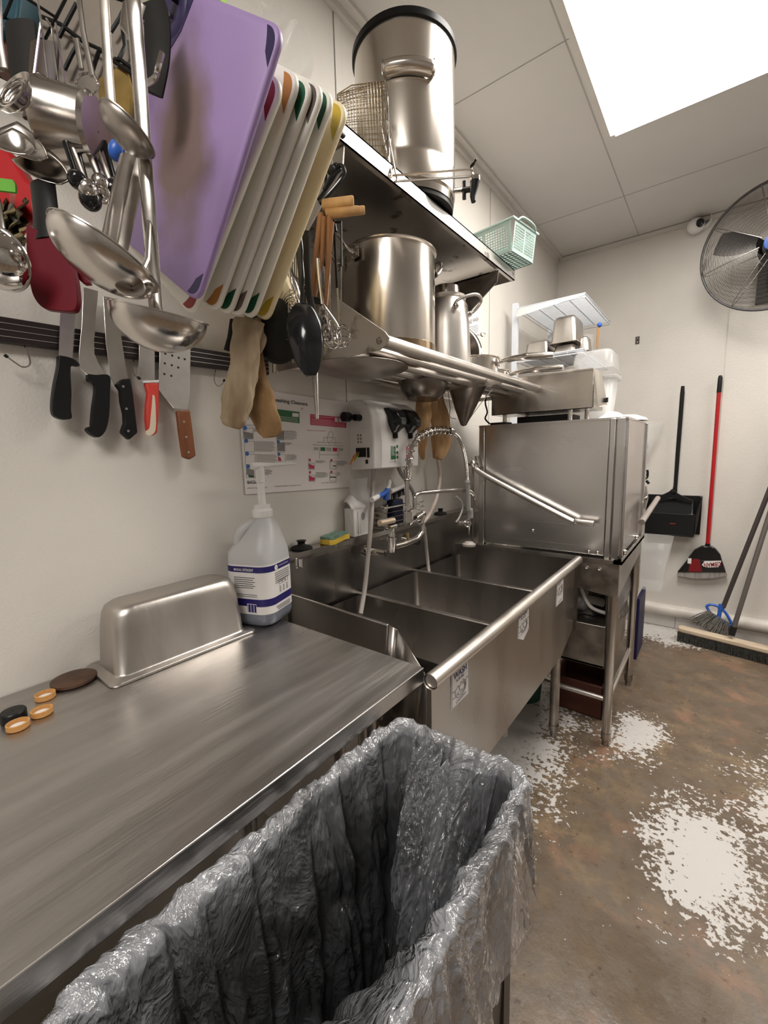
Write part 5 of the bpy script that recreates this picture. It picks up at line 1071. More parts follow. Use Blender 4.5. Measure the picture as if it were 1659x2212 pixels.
for kk, (nm, TRp, BRp, BW, mface, mgrip, lab_, dd) in enumerate(boards):
    TR, BR = bp(*TRp), bp(*BRp); s = BH/(TR-BR).length; TR = CAM+TR*s; BR = CAM+BR*s
    up = (TR-BR).normalized(); rt = up.cross(BN).normalized()
    if rt.x < 0: rt = -rt
    t = Thing('cutting_board', lab_, 'cutting board')
    og = BR; th = .0105; n_ = BN
    def bpt(u, v, w=0): return og - rt*u + up*v + n_*w
    def rr(w0, h0, r, w, inset=0): 
        return [bpt(p.x, p.y, w) for p in rrect(BW/2, BH/2, BW-2*inset, BH-2*inset, max(.004, r-inset), 0, 5)]
    lp = [rr(BW, BH, .022, -th/2+.0, .002), rr(BW, BH, .022, -th/2+.002, 0), rr(BW, BH, .022, th/2-.002, 0), rr(BW, BH, .022, th/2, .002)]
    if kk == 0:
        _mp.inputs['Location'].default_value = bpt(BW*.50, BH*.50, th/2); _mp.inputs['Rotation'].default_value = (0, math.radians(10), 0); _mp.inputs['Scale'].default_value = (.115, .3, .24)
    if kk == 0: t.part('slab', MB().loft(lp), M[mface], ang=60)
    else: t.part('slab', MB().loft(lp), M[mface], ang=60)
    gm = grip.get(mgrip) or M[mgrip]; R_ = .046 if kk else .040
    def corner(cx, cy, sx, sy, th0, nm_='corner_grip'):
        pts = [(cx+sx*.0, cy+sy*.0)]
        out = []
        rr_ = .020
        for i in range(7):
            q = math.pi/2*i/6; out.append((cx+sx*(rr_-rr_*math.sin(q)), cy+sy*(rr_-rr_*math.cos(q))))
        inn = [(cx+sx*R_*.12, cy+sy*R_), ] + [(cx+sx*(R_*(.25+.75*i/5)), cy+sy*R_*(1-(i/5)**1.6)) for i in range(6)]
        inn = [(cx, cy+sy*R_)]+[(cx+sx*R_*.62*math.sin(q), cy+sy*(R_*(.30+.70*math.cos(q)))) for q in [math.pi/2*i/6 for i in range(1, 6)]]+[(cx+sx*R_*.72, cy)]
        poly = out + inn if False else [(cx+sx*.0, cy+sy*R_)]
        path = [(cx+sx*(-.0006), cy+sy*R_)] + [(cx+sx*(rr_-(rr_+.0006)*math.cos(q)), cy+sy*(rr_-(rr_+.0006)*math.sin(q))) for q in [math.pi/2*i/6 for i in range(7)]] + [(cx+sx*R_*.62, cy-sy*.0006)] + [(cx+sx*(R_*.62-R_*.30*i/4), cy+sy*(R_*.35*i/4+R_*.3*(i/4)**2)) for i in range(1, 5)]
        path = [(u+sx*.0045, v+sy*.0055) for u, v in path]
        t.part(nm_, MB().prism([bpt(u, v, -th/2-.0006) for u, v in path], n_*(th+.0012)), gm)
    corner(0, BH, 1, -1, 0); corner(0, 0, 1, 1, 0); corner(BW, 0, -1, 1, 0)
    if kk == 0:
        g = t.part('hanging_grip', MB().grid(lambda i, j: bpt(BW-.030, BH-.030, 0)+(rt*math.cos(i*6.2832)+up*math.sin(i*6.2832))*(.030+.014*math.cos(j*6.2832))+n_*(.009*math.sin(j*6.2832)), 32, 12, True), M['dkpurple'], label='dark purple hanging ring', ang=180)
        for dv in (0,):
            t.part('grip_plate', MB().prism([bpt(BW+.0, BH-.0, th/2), bpt(BW-.085, BH, th/2), bpt(BW-.07, BH-.05, th/2), bpt(BW-.03, BH-.11, th/2), bpt(BW, BH-.12, th/2)], n_*.0008), M['dkpurple'])
        hk = bpt(BW-.03, BH-.03, 0)
        single('s_hook', MB().tube(smooth([hk+n_*.02+Z_*.0, hk+n_*.008-Z_*.012, hk-n_*.01+Z_*.01, hk-n_*.005+Z_*.08, V((hk.x, hk.y, RZ0+.01)), V((hk.x, hk.y+.02, RZ0-.003))]), .003, 8), M['satin'], 'steel hook holding the purple cutting board', 'hook')
        single('hook_arm', MB().tube(smooth([P(350, 115, .53), P(342, 145, .53), P(335, 168, .54), P(318, 180, .56)]), .0035, 8), M['satin'], 'small steel hook beside the dark grip of the purple board', 'hook')

# ================================================================ ladles and utensils, near left
def ladle(label, hand, d, rimc, R, ax, depthf=.75, m='satin', hw=.0085, name='ladle', top=None, flat=.30, grp=None):
    t = Thing(name, label, 'ladle', grp); c = P(*rimc, d) if len(rimc) == 2 else V(rimc); ax = V(ax).normalized()
    D_ = R*depthf; n = 18
    pr = [(max(.0008, R*math.sin(math.pi/2*i/n)), -D_*math.cos(math.pi/2*i/n)) for i in range(n+1)]
    pr += [(R+.0018, .0004), (R+.0018, .0016), (R-.0012, .001)] + [(max(.0008, (R-.0015)*math.sin(math.pi/2*i/n)), -(D_-.0015)*math.cos(math.pi/2*i/n)) for i in range(n, -1, -1)]
    t.part('bowl', MB().lathe(pr, c, ax, 48), M[m])
    p = smooth([P(x, y, dd) for x, y, dd in hand], 5)
    t.part('handle', MB().tube(p, hw, 14, flat=flat, hint=FW), M[m])
    return t
ladle('large steel ladle with a long ribbed handle, hanging in front of the purple board', [(286, -20, .47), (290, 30, .47), (300, 150, .48), (312, 330, .49), (322, 470, .50), (331, 590, .512), (337, 668, .515), (345, 690, .515)], .51, (345, 678), .0530, vd(.21, .92, .26), .82)
ladle('tilted steel ladle with its bowl underside showing, left of the large ladle', [(278, 335, .50), (262, 400, .49), (245, 480, .475), (232, 540, .46), (225, 575, .455)], .45, (229, 552), .0530, vd(.43, .90, -.10), .58, hw=.010)
ladle('small steel ladle with a dark thin bowl and long handle, above the tilted ladle', [(224, -20, .45), (228, 60, .45), (236, 180, .455), (243, 260, .46)], .46, (276, 282), .028, vd(.52, .84, -.10), .55, m='dull_steel', hw=.0052)
ladle('round shiny steel ladle cut by the left picture edge beside the red spatula', [(-30, 380, .47), (-12, 450, .46), (0, 520, .455)], .455, (2, 560), .030, vd(.1, .5, -.85), 1.0, m='chrome')
t = Thing('serving_spoon', 'dark round spoon bowl overlapping the tilted ladle', 'spoon')
c = P(282, 620, .445); t.part('bowl', MB().lathe([(.001, -.006), (.008, -.0045), (.0155, 0), (.0165, .0008), (.015, .002), (.001, -.003)], c, vd(.1, .25, 1), 32, sx=.72, hint=vd(.4, 1, 0)), M['dull_steel']); t.part('handle', MB().tube([P(305, 590, .448), P(318, 560, .46), P(322, 480, .50)], .0028, 8), M['dull_steel'])
# long flat dark handle rising behind
single('flat_steel_handle', MB().tube(smooth([P(302, 330, .52), P(280, 430, .515), P(255, 540, .50)]), .012, 8, flat=.15, hint=FW), M['dull_steel'], 'wide flat dark steel strip crossing behind the tilted ladle', 'spatula')
# red silicone spatula
t = Thing('silicone_spatula', 'large dark crimson silicone spatula with a black handle, left of the ladles', 'spatula')
f = [(56, 483), (75, 494), (108, 508), (130, 520), (150, 560), (163, 600), (167, 640), (165, 662), (155, 672), (120, 670), (92, 664), (72, 640), (62, 600), (57, 550)]
f = [(p.x, p.y) for p in c2(f+[f[0]])][:-1]
t.part('blade', MB().prism([P(x, y, .485) for x, y in f], FW*.007), M['crimson'], bev=.002)
t.part('neck', MB().tube([P(92, 395, .50), P(98, 450, .495), P(100, 520, .489)], .0145, 14, flat=.4, hint=FW), M['black'], label='black handle')
t = Thing('silicone_scraper', 'dark red scraper edge showing between the spatula and the tilted ladle', 'scraper')
f = [(140, 520), (165, 560), (182, 590), (194, 612), (180, 613), (166, 600), (150, 575)]
t.part('blade', MB().prism([P(x, y, .50) for x, y in f], FW*.006), M['crimson'], bev=.001)
# red funnel and green tag
t = Thing('red_funnel', 'red plastic funnel at the left edge above the spatula', 'funnel')
f = [(-40, 300), (0, 303), (22, 330), (55, 385), (76, 398), (80, 470), (60, 480), (30, 460), (10, 490), (-40, 470)]
t.part('body', MB().prism([P(x, y, .56) for x, y in f], FW*.03), M['red'], bev=.006)
t.part('loop', MB().tube(smooth([P(-10, 395, .54), P(18, 400, .535), P(28, 430, .535), P(22, 462, .54), P(40, 480, .54)]), .003, 8), M['film'] if 'film' in M else M['white'])
single('green_tag', MB().prism([P(x, y, .52) for x, y in ((-20, 382), (27, 388), (33, 398), (33, 415), (-20, 409))], FW*.003), mat('lime_tag', (.12, .38, .03), .5), 'bright green tag in front of the red funnel', 'tag')
single('herb_bundle', MB().grid(lambda i, j: P(-15+70*i+8*math.sin(j*19), 440+90*j+14*math.sin(i*11+j*5), .55+.02*math.sin(i*17+j*13)), 30, 30), mat('twine_mix', (.20, .15, .07), .8, 0, 0, 60, col2=(.05, .04, .02), thr=(.4, .6), bump=1, bs=120), 'tangled brown twine beside the red spatula blade', 'twine', ang=180)
# measuring cup and spoons
t = Thing('measuring_cup', 'shiny steel measuring cup hanging on its side by thin wires', 'measuring cup')
c = P(160, 275, .52); ax = vd(-1, .12, .10)
t.part('cup', MB().lathe([(.001, -.028), (.034, -.028), (.0385, -.024), (.0405, .020), (.043, .024), (.043, .027), (.039, .024), (.037, -.022), (.001, -.024)], c, ax, 44), M['satin'])
t.part('hanging_wire', MB().tube([P(110, 215, .50), P(88, 40, .50), P(78, -20, .50)], .0011, 6).tube([P(130, 210, .50), P(112, 60, .50), P(100, 40, .50)], .0011, 6).tube([P(142, 190, .50), P(120, 50, .50)], .0011, 6).tube([P(70, 190, .50), P(88, 50, .50)], .0014, 6), M['chrome'])
for i, (lab_, c0, c1, wd, dd) in enumerate((('wide flat steel spoon sticking out at the left below the round strainer', (5, 275), (95, 345), .020, .49), ('second flat steel spoon below the measuring cup', (60, 330), (140, 395), .022, .50), ('third flat steel spoon lying over the wide one at the left edge', (0, 290), (70, 330), .018, .475))):
    a_, b_ = P(*c0, dd), P(*c1, dd); ax_ = (b_-a_).normalized()
    t = Thing('flat_spoon', lab_, 'spoon'); mb = MB(); n2_ = vd(.2, .4, 1); sd_ = ax_.cross(n2_).normalized()
    mb.grid(lambda u, v: a_.lerp(b_, u)+sd_*(v-.5)*2*wd*math.sin(math.pi*min(1, .35+u*.62))**.6 - n2_*(.008*math.sin(math.pi*u)*math.cos((v-.5)*math.pi)), 18, 12); t.part('bowl', mb, M['satin'], solid=.0012, ang=180)
t = Thing('round_strainer', 'round steel strainer spoon hanging at the left picture edge', 'strainer')
c = P(28, 200, .44); t.part('bowl', MB().lathe([(.001, -.012), (.010, -.011), (.020, -.005), (.0235, 0), (.0255, .0015), (.0235, .002), (.019, -.003), (.001, -.009)], c, vd(-.3, .25, .9), 40), M['satin'])
t.part('rings', MB().tube(arc(c, vd(1, 0, .3), vd(0, 1, -.25), .014, 0, 350, 30), .0012, 6, closed=True).tube(arc(c, vd(1, 0, .3), vd(0, 1, -.25), .018, 0, 350, 30), .0012, 6, closed=True), M['chrome'])
t.part('handle', MB().tube([P(5, 150, .44), P(-6, 90, .44), P(-10, -20, .44)], .006, 10, flat=.4, hint=FW), M['satin'])
for i in range(7):
    x0, y0 = 150+i*14, 345+(i % 3)*10; lab_ = ['first', 'second', 'third', 'fourth', 'fifth', 'sixth', 'seventh'][i]+' from the left of the small measuring spoons bunched below the measuring cup'
    t = Thing('measuring_spoon', lab_, 'measuring spoon', 'small measuring spoons on a ring')
    a_, b_ = P(x0-10, y0-40, .50+.006*i), P(x0+22+(i % 2)*10, y0+58+(i*13 % 30), .50+.006*i)
    t.part('handle', MB().tube([a_, a_.lerp(b_, .7)], .0035, 8, flat=.35, hint=FW), M['black_gloss'] if i % 2 == 0 else M['dull_steel'])
    t.part('bowl', MB().ball(a_.lerp(b_, .85), .010+.001*(i % 3), 10, (b_-a_), 1.1), M['black_gloss'] if i in (0, 2, 5) else M['satin'])
single('blue_clip', MB().ball(P(252, 325, .52), .009, 10, vd(.2, 1, 0), 1.4), M['blue'], 'small blue plastic clip among the measuring spoons', 'clip')
t = Thing('key_ring', 'split ring holding the measuring cups beside the large ladle handle', 'ring')
t.part('ring', MB().tube(arc(P(188, 182, .50), RT, UP, .0130, 0, 355, 28), .0013, 6, closed=True), M['chrome'])
t.part('wire_handle', MB().tube([P(170, -10, .50), P(180, 70, .50), P(200, 165, .50)], .0035, 8, flat=.5, hint=FW).tube([P(165, 85, .50), P(176, 150, .50)], .0035, 8, flat=.5, hint=FW), M['satin'])
single('wide_black_handle', MB().tube([P(44, 50, .55), P(52, 130, .55), P(60, 200, .55)], .020, 10, flat=.3, hint=FW), M['rubber'], 'wide black rubber handle behind the strainer spoon', 'utensil_handle')  # only a handle is built, with no head
single('flat_brown_handle', MB().tube([P(98, 95, .53), P(92, 180, .53), P(80, 260, .53)], .018, 10, flat=.3, hint=FW), mat('dark_brown_handle', (.05, .03, .022), .5), 'dark brown flat handle behind the measuring cup wires', 'utensil_handle')  # bare flat handle, rest of the utensil not modelled
single('broad_black_handle', MB().tube(smooth([P(330, 10, .60), P(340, 60, .60), P(338, 130, .60), P(325, 200, .61)]), .019, 10, flat=.3, hint=FW), M['rubber'], 'broad black utensil shaft between the large ladle and the purple board', 'turner')  # handle shaft alone, without a blade
single('steel_hanger', MB().tube([P(290, 8, .50), P(282, 50, .50), P(294, 62, .50)], .014, 8, flat=.2, hint=FW), M['satin'], 'flat steel hanger end at the top of the large ladle', 'hanger')

# ================================================================ utensils right of the boards
def spoon(label, hand, c0, c1, wd, dd, m, hr, name='serving_spoon', curve=.018):
    t = Thing(name, label, 'spoon'); a_, b_ = P(*c0, dd), P(*c1, dd); n2_ = vd(.1, .1, 1); sd_ = (b_-a_).normalized().cross(n2_).normalized()
    def f(u, v):
        w = wd*(math.sin(math.pi*(.04+.92*u**.85))**.62); return a_.lerp(b_, u)+sd_*(v-.5)*2*w + n2_*(curve*math.sin(math.pi*u)*math.cos((v-.5)*math.pi*.95))
    t.part('bowl', MB().grid(f, 26, 16), M[m], solid=.002, ang=180)
    t.part('handle', MB().tube(smooth([P(x, y, d) for x, y, d in hand], 5), hr, 12, flat=.6, hint=FW), M[m]); return t
spoon('large black solid serving spoon, nearest of the utensils right of the boards', [(640, 480, .83), (648, 560, .83), (652, 620, .825), (652, 668, .82)], (650, 655), (672, 812), .034, .82, 'black_gloss', [.008]*5+[.006]*5+[.004]*6)
t = Thing('black_ladle', 'matt black nylon ladle half hidden behind the spiral skimmer', 'ladle')
t.part('bowl', MB().lathe([(.001, -.03), (.028, -.025), (.047, -.008), (.052, .006), (.050, .008), (.044, -.005), (.001, -.026)], P(598, 715, .88), vd(-.1, .25, -1), 36, sx=1.25, hint=UP), M['rubber'])
t.part('handle', MB().tube(smooth([P(662, 500, .87), P(664, 600, .865), P(676, 670, .86), P(696, 700, .86)]), .007, 10, flat=.5, hint=FW), M['rubber'])
t = Thing('spiral_skimmer', 'steel spiral wire skimmer hanging behind the large black spoon', 'skimmer')
c = P(622, 680, .86); mb = MB(); sx_, sy_ = vd(.75, .1, .5), vd(.1, 1, .1)
mb.tube([c+(sx_*math.cos(q)*.8+sy_*math.sin(q))*(.006+.0065*q/6.283) for q in [i*.3 for i in range(150)]], .0013, 6)
t.part('spiral', mb, M['chrome']); t.part('cross_wires', MB().tube([c-sx_*.045, c+sx_*.045], .0015, 6).tube([c-sy_*.05, c+sy_*.05], .0015, 6), M['chrome'])
t.part('handle', MB().tube([P(620, 520, .88), P(628, 610, .87), P(640, 650, .865)], .003, 8), M['chrome'])
t = Thing('slotted_spoon', 'shiny steel spoon with streaked bowl, above the spiral skimmer', 'spoon')
a_, b_ = P(600, 560, .89), P(636, 680, .87); sd_ = vd(1, -.1, .2)
t.part('bowl', MB().grid(lambda u, v: a_.lerp(b_, u)+sd_*(v-.5)*.055*math.sin(math.pi*(.05+.9*u))**.6+FW*(-.012*math.sin(math.pi*u)*math.cos((v-.5)*3)), 20, 14), M['chrome'], solid=.0015, ang=180)
t.part('handle', MB().tube([P(632, 470, .90), P(628, 540, .90), P(618, 590, .89)], .004, 8), M['chrome'])
t = Thing('ribbed_skimmer', 'steel slatted skimmer with parallel wires behind the boards', 'skimmer'); mb = MB()
for i in range(12): mb.tube([P(606+i*3, 648-i*1.5, .90), P(640+i*2, 700-i*8, .89)], .0012, 5)
t.part('wires', mb, M['chrome']); t.part('handle', MB().tube([P(640, 520, .90), P(640, 600, .90), P(636, 650, .90)], .003, 8), M['satin'])
# whisks / mashers
def masher(label, hands, c, R, d):
    t = Thing('potato_masher', label, 'masher', None); c = P(*c, d)
    a_, b_ = vd(.9, 0, .45), vd(.0, .35, 1)
    mb = MB().tube([c+(a_*math.cos(q)+UP*math.sin(q)*1.0)*R for q in [2*math.pi*i/30 for i in range(30)]], .0018, 6, closed=True)
    for s in range(10):
        q = math.pi+ s/9*math.pi; p = c+(a_*math.cos(q)+UP*math.sin(q))*R; mb.tube([p-FW*.006, p+FW*.024+UP*.004], .0014, 5)
    mb.tube([c-a_*R, c+a_*R-UP*.01], .0016, 6)
    mb.tube([c+(a_*math.cos(q)+UP*math.sin(q))*R+FW*.022 for q in [2*math.pi*i/30 for i in range(30)]], .0018, 6, closed=True)
    t.part('head', mb, M['chrome'])
    mb = MB(); mk = MB()
    for hh in hands:
        p = [P(x, y, d) for x, y in hh]; mb.tube(p, .0018, 6)
        mk.tube([P(hh[0][0]-6, 520, d), p[0].lerp(p[1], .0)], .0032, 6)
    t.part('wire_handle', mb, M['chrome']); return t
t = masher('wire basket skimmer with two upright wires, right one of the pair beside the stock pot', [[(728, 620), (734, 700)], [(738, 575), (737, 640), (735, 702)]], (738, 722), .020, .93)
t.part('dark_handle', MB().tube([P(722, 505, .93), P(728, 622, .93)], .0028, 6).tube([P(722, 480, .93), P(737, 480, .93), P(738, 576, .93)], .0028, 6), M['black'], label='black coated upper wires')
t = masher('wire basket skimmer left one of the pair, behind the coil whisk', [[(700, 570), (709, 690)], [(712, 565), (712, 692)]], (712, 712), .021, .95)
t.part('dark_handle', MB().tube([P(696, 480, .95), P(701, 575, .95)], .0028, 6).tube([P(712, 478, .95), P(712, 568, .95)], .0028, 6), M['black'], label='black coated upper wires')
t = Thing('coil_whisk', 'steel whisk with a coiled spring head beside the black spoon', 'whisk')
c0, c1 = P(696, 660, .90), P(716, 738, .90); mb = MB(); ax_ = (c1-c0).normalized(); a_, b_, _ = frame(ax_)
mb.tube([c0.lerp(c1, i/220)+(a_*math.cos(i*.8)+b_*math.sin(i*.8))*.0060 for i in range(221)], .0011, 5)
for k in range(8):
    q = 2*math.pi*k/8; mb.tube(smooth([c0+(a_*math.cos(q)+b_*math.sin(q))*.004, c0.lerp(c1, .6)+(a_*math.cos(q)+b_*math.sin(q))*.022, c1+(a_*math.cos(q)+b_*math.sin(q))*.020+ax_*.002, c1+ax_*.016]), .0010, 5)
t.part('coil', mb, M['chrome']); t.part('handle', MB().tube([P(686, 560, .90), P(690, 610, .90), c0], .0045, 10), M['satin']); t.part('clip', MB().obox(P(686, 650, .90), RT*.009-UP*.002, UP*.005, FW*.004), M['rubber'])
for lab_, pts, r in (('brown wooden spoon handle, nearest to the black spoon', [(694, 462), (684, 540), (674, 640)], .0065), ('second brown wooden spoon handle in the hanging bunch', [(700, 470), (696, 560), (680, 640)], .0055), ('third darker wooden spoon handle behind the wires', [(712, 470), (710, 560), (704, 660)], .006), ('thin wooden spoon handle at the right of the bunch', [(718, 480), (712, 560), (706, 640)], .004)):
    single('wooden_spoon', MB().tube([P(x, y, .92+.01*k_) for k_, (x, y) in enumerate(pts)], [r*1.15, r, r*.8], 12), M['brownwood'], lab_, 'spoon')
for lab_, a_, b_, r in (('pale wooden rod, upper one pointing to the aisle', (700, 444), (764, 436), .0115), ('pale wooden rod, lower front one', (706, 460), (776, 454), .0085), ('pale wooden rod just behind the lower front one', (712, 463), (788, 454), .0085)):
    single('wooden_rod', MB().tube([P(*a_, .92), P(b_[0]-3, b_[1], .90), P(*b_, .90)], [r*1.05, r, r*.85], 18), M['palewood'], lab_, 'rod')
t = Thing('tongs', 'black handled wire tongs hooked at the top right of the boards', 'tongs')
t.part('handle', MB().tube(smooth([P(690, 440, .92), P(716, 412, .915), P(738, 385, .91), P(744, 370, .91), P(738, 358, .91), P(728, 362, .91), P(716, 380, .91), P(700, 410, .915)]), .0042, 10), M['black_gloss'])
t.part('second_handle', MB().tube(smooth([P(688, 432, .93), P(708, 404, .93), P(726, 376, .93), P(734, 366, .93), P(726, 356, .93), P(712, 366, .93)]), .0042, 10), M['black_gloss'])
t.part('hook_ring', MB().ball(P(716, 368, .91), .010, 8), M['rubber'])
single('rack_hook_bar', MB().tube([P(704, 370, .94), P(703, 480, .94), P(698, 560, .94)], .003, 8).tube([P(704, 470, .94), P(722, 478, .94), P(726, 500, .94)], .003, 8), M['black'], 'black hook bar carrying the bunch of spoons', 'hook')
single('steel_hook', MB().tube([P(722, 345, .95), P(722, 372, .95)], .006, 10), M['chrome'], 'bright steel hanger just above the tongs', 'hook')
for lab_, pts, r in (('thin steel utensil stem close behind the yellowed board, left', [(632, 560), (630, 650)], .0025), ('thin steel utensil stem close behind the yellowed board, right', [(644, 540), (644, 640)], .0028), ('dark slim utensil stem above the black spoon', [(655, 500), (660, 620), (670, 660)], .004)):
    single('utensil_stem', MB().tube([P(x, y, .90) for x, y in pts], r, 8), M['chrome'] if 'dark' not in lab_ else M['black'], lab_, 'utensil')
# oven mitts
cloth_tube('oven_mitt', 'stained beige oven mitt hanging below the boards, left of the pair', [P(540, 690, .84), P(530, 760, .84), P(518, 840, .84), P(505, 905, .84), P(500, 924, .84)], [.026, .034, .036, .028, .012], .45, M['tan'], 'mitt', 2, RT, 2)
cloth_tube('oven_mitt', 'brown oven mitt hanging behind the beige one, in front of the poster', [P(550, 690, .88), P(552, 780, .88), P(560, 860, .88), P(580, 920, .88), P(584, 945, .88)], [.016, .022, .030, .024, .012], .5, mat('brown_mitt', (.27, .16, .07), .9, 0, .3, 14, bump=.4, bs=200), 'mitt', 9, RT, 2)
cloth_tube('oven_mitt', 'thumb of a pale mitt curling behind the beige oven mitt', [P(556, 690, .86), P(561, 715, .86), P(558, 745, .86), P(550, 768, .86)], [.014, .014, .012, .004], .6, M['tan'], 'mitt', 4, RT, 2)
single('black_strap', MB().tube([P(506, 690, .88), P(500, 730, .88), P(492, 758, .88)], .009, 8, flat=.3, hint=FW), M['rubber'], 'black strap behind the beige oven mitt', 'strap')

# ================================================================ on top of the dishwasher
t = Thing('food_warmer', 'stainless steel counter box on four legs standing on the dishwasher', 'steel box')
wy = 2.03
wx0, wx1, wz0, wz1, wd = .185, .640, 1.495, 1.660, .20
mb = MB().box((wx0, wy, wz0), (wx1, wy+.003, wz1)).box((wx0, wy, wz0), (wx1, wy+wd, wz0+.003)).box((wx0, wy+wd, wz0), (wx1, wy+wd+.003, wz1-.04)).box((wx0, wy, wz0), (wx0+.003, wy+wd, wz1)).box((wx0, wy-.006, wz1-.006), (wx1, wy+.003, wz1))
t.part('body', mb, M['steel_warm'] if 'steel_warm' in M else M['steel'])
t.part('end_panel', MB().prism([(wx1, wy+.004, wz1), (wx1+.012, wy+.06, wz1-.01), (wx1+.028, wy+.12, wz0+.02), (wx1+.010, wy+.08, wz0+.01)], (.004, .03, 0)).box((wx1, wy+.02, wz0), (wx1+.003, wy+wd, wz1-.01)), M['steel'])
t.part('switch', MB().box((wx1+.03, wy+.12, wz0+.03), (wx1+.038, wy+.135, wz0+.05)), M['black'])
for x, y in ((.24, wy+.03), (.30, wy+.17), (.545, wy+.03), (.60, wy+.10)):
    t.part('leg', MB().tube([(x, y, 1.444), (x, y, wz0)], .010, 12), M['satin'])
single('power_cord', MB().tube(smooth([(.17, 2.02, 1.62), (.165, 2.0, 1.56), (.18, 1.99, 1.51), (.165, 2.0, 1.48), (.18, 2.02, 1.455)]), .004, 8), M['black'], 'black power cord behind the steel box on the dishwasher', 'cord')
single('control_box', MB().box((.19, 2.0, 1.445), (.27, 2.08, 1.458)).box((.28, 2.12, 1.445), (.53, 2.30, 1.485)), M['rubber'], 'flat black box lying under the steel box on the dishwasher', 'box', bev=.002)
single('towel', MB().lathe([(.001, .035), (.03, .028), (.06, .012), (.085, .001)], (.80-.09, 2.10, 1.445), n=24, sx=.8), M['white'], 'white cloth corner on top of the dishwasher', 'cloth')
single('plastic_cover', MB().lathe([(.001, .03), (.05, .028), (.09, .012), (.10, .001)], (.72, 2.32, 1.445), n=32), M['white'], 'round white plastic cover on top of the dishwasher', 'cover')
# tub stack on the box
def tubo(name, label, x0, x1, y0, y1, z0, z1, mt, taper=.02, lip=.012, cat='tub'):
    t = Thing(name, label, cat); cx, cy = (x0+x1)/2, (y0+y1)/2; w, h = x1-x0, y1-y0
    t.part('body', MB().loft([rrect(cx, cy, w-2*taper, h-2*taper, .02, z0), rrect(cx, cy, w, h, .025, z1)], True, False), mt, solid=.002, ang=60)
    t.part('rim', MB().loft([rrect(cx, cy, w, h, .025, z1), rrect(cx, cy, w+2*lip, h+2*lip, .03, z1), rrect(cx, cy, w+2*lip, h+2*lip, .03, z1-.014)], False, False), mt, solid=.002, ang=60); return t
M['clearpl'] = mat('clear_plastic', (.75, .75, .75), .10, 0, .02, alpha=.16)
M['milky'] = mat('milky_plastic', (.78, .77, .75), .35, 0, .03, alpha=.62)
tubo('food_tub', 'tall milky white food tub standing behind the steel box on the dishwasher', .54, .67, 2.30, 2.46, 1.446, 1.665, M['milky'])
t = Thing('food_pan', 'clear plastic food pan upside down on the milky tub', 'tub')
t.part('body', MB().loft([rrect(.585, 2.34, .20, .22, .02, 1.690), rrect(.585, 2.34, .180, .20, .03, 1.694), rrect(.585, 2.34, .165, .18, .03, 1.765), rrect(.585, 2.34, .145, .16, .03, 1.778)], False, True), M['clearpl'], solid=.002, ang=60)
single('steel_lid_tray', MB().prism([(.30, 2.10, 1.662), (.50, 2.10, 1.662), (.53, 2.25, 1.70), (.50, 2.33, 1.735), (.30, 2.33, 1.70)], (0, 0, .003)), M['dull_steel'], 'grey steel lid leaning on top of the steel box', 'lid')
# ================================================================ wall shelf of steel pans behind the dishwasher
t = Thing('wire_shelving', 'white epoxy wire wall shelving with steel pans beyond the dishwasher', 'shelving')
M['epoxy'] = mat('epoxy_wire', (.66, .69, .74), .35, 0, .05)
sxy = 2.62; q = lambda x, y, Y: at(x, y, 'Y', Y)
A0 = q(1113, 656, sxy); t.part('post', MB().box((A0.x-.014, sxy-.01, 1.45), (A0.x+.016, sxy+.02, A0.z)), M['epoxy'])
zz = A0.z-.03; xs, xe, yb_ = A0.x+.0, .52, 3.30
for zl, nm in ((zz, 'shelf_grid'), (1.868, 'shelf_grid')):
    mb = MB(); xa = A0.x+.02; xb = .455
    for i in range(42): y = sxy+(yb_-sxy)*i/41; mb.tube([(xa, y, zl), (xb, y, zl)], .0022, 5)
    g = t.part(nm, mb, M['epoxy']); fr = MB()
    for p0, p1 in (((xa, sxy), (xb, sxy)), ((xb, sxy), (xb, yb_)), ((xb, yb_), (xa, yb_)), ((xa, yb_), (xa, sxy))):
        for dz in (0, -.02): fr.tube([(*p0, zl+dz), (*p1, zl+dz)], .0035, 8)
    for k in range(1, 4): x = xa+(xb-xa)*k/4; fr.tube([(x, sxy, zl-.004), (x, yb_, zl-.004)], .004, 6)
    t.part('shelf_frame', fr, M['epoxy'])
t.part('front_label_strip', MB().grid(lambda i, j: V((xa+(xb-xa)*i, sxy-.006-.03*j*(1-i), zz-.004-.055*j*(1-i*.9))), 12, 6), M['milky'])
t.part('post', MB().box((A0.x-.014, yb_-.01, 1.0), (A0.x+.016, yb_+.02, zz+.03)), M['epoxy'])
def span(label, x0, x1, y0, y1, z0, h_):
    cx, cy = (x0+x1)/2, (y0+y1)/2; w, h = x1-x0, y1-y0; z = z0
    return single('steel_pan', MB().loft([rrect(cx, cy, w+.02, h+.02, .012, z), rrect(cx, cy, w+.02, h+.02, .012, z+.003), rrect(cx, cy, w, h, .016, z+.005), rrect(cx, cy, w-.012, h-.012, .022, z+h_*.85), rrect(cx, cy, w-.030, h-.030, .02, z+h_*.97), rrect(cx, cy, w-.05, h-.05, .01, z+h_)], True, True), M['pan_steel'] if 'pan_steel' in M else M['satin'], label, 'pan', ang=60)
zs = 1.872
def onp(x, y, Y): p = at(x, y, 'Y', Y); return p
span('low upside down steel pan at the left of the wire shelf', .115, .255, 2.66, 2.90, zs, .095)
span('tall upside down steel pan in the middle of the wire shelf, on the near stack', .27, .405, 2.66, 2.86, zs+.055, .150)
span('low steel pan under the tall one on the wire shelf', .28, .40, 2.67, 2.86, zs, .05)
span('upside down steel pan at the back left of the wire shelf', .17, .31, 2.96, 3.14, zs+.0, .20)
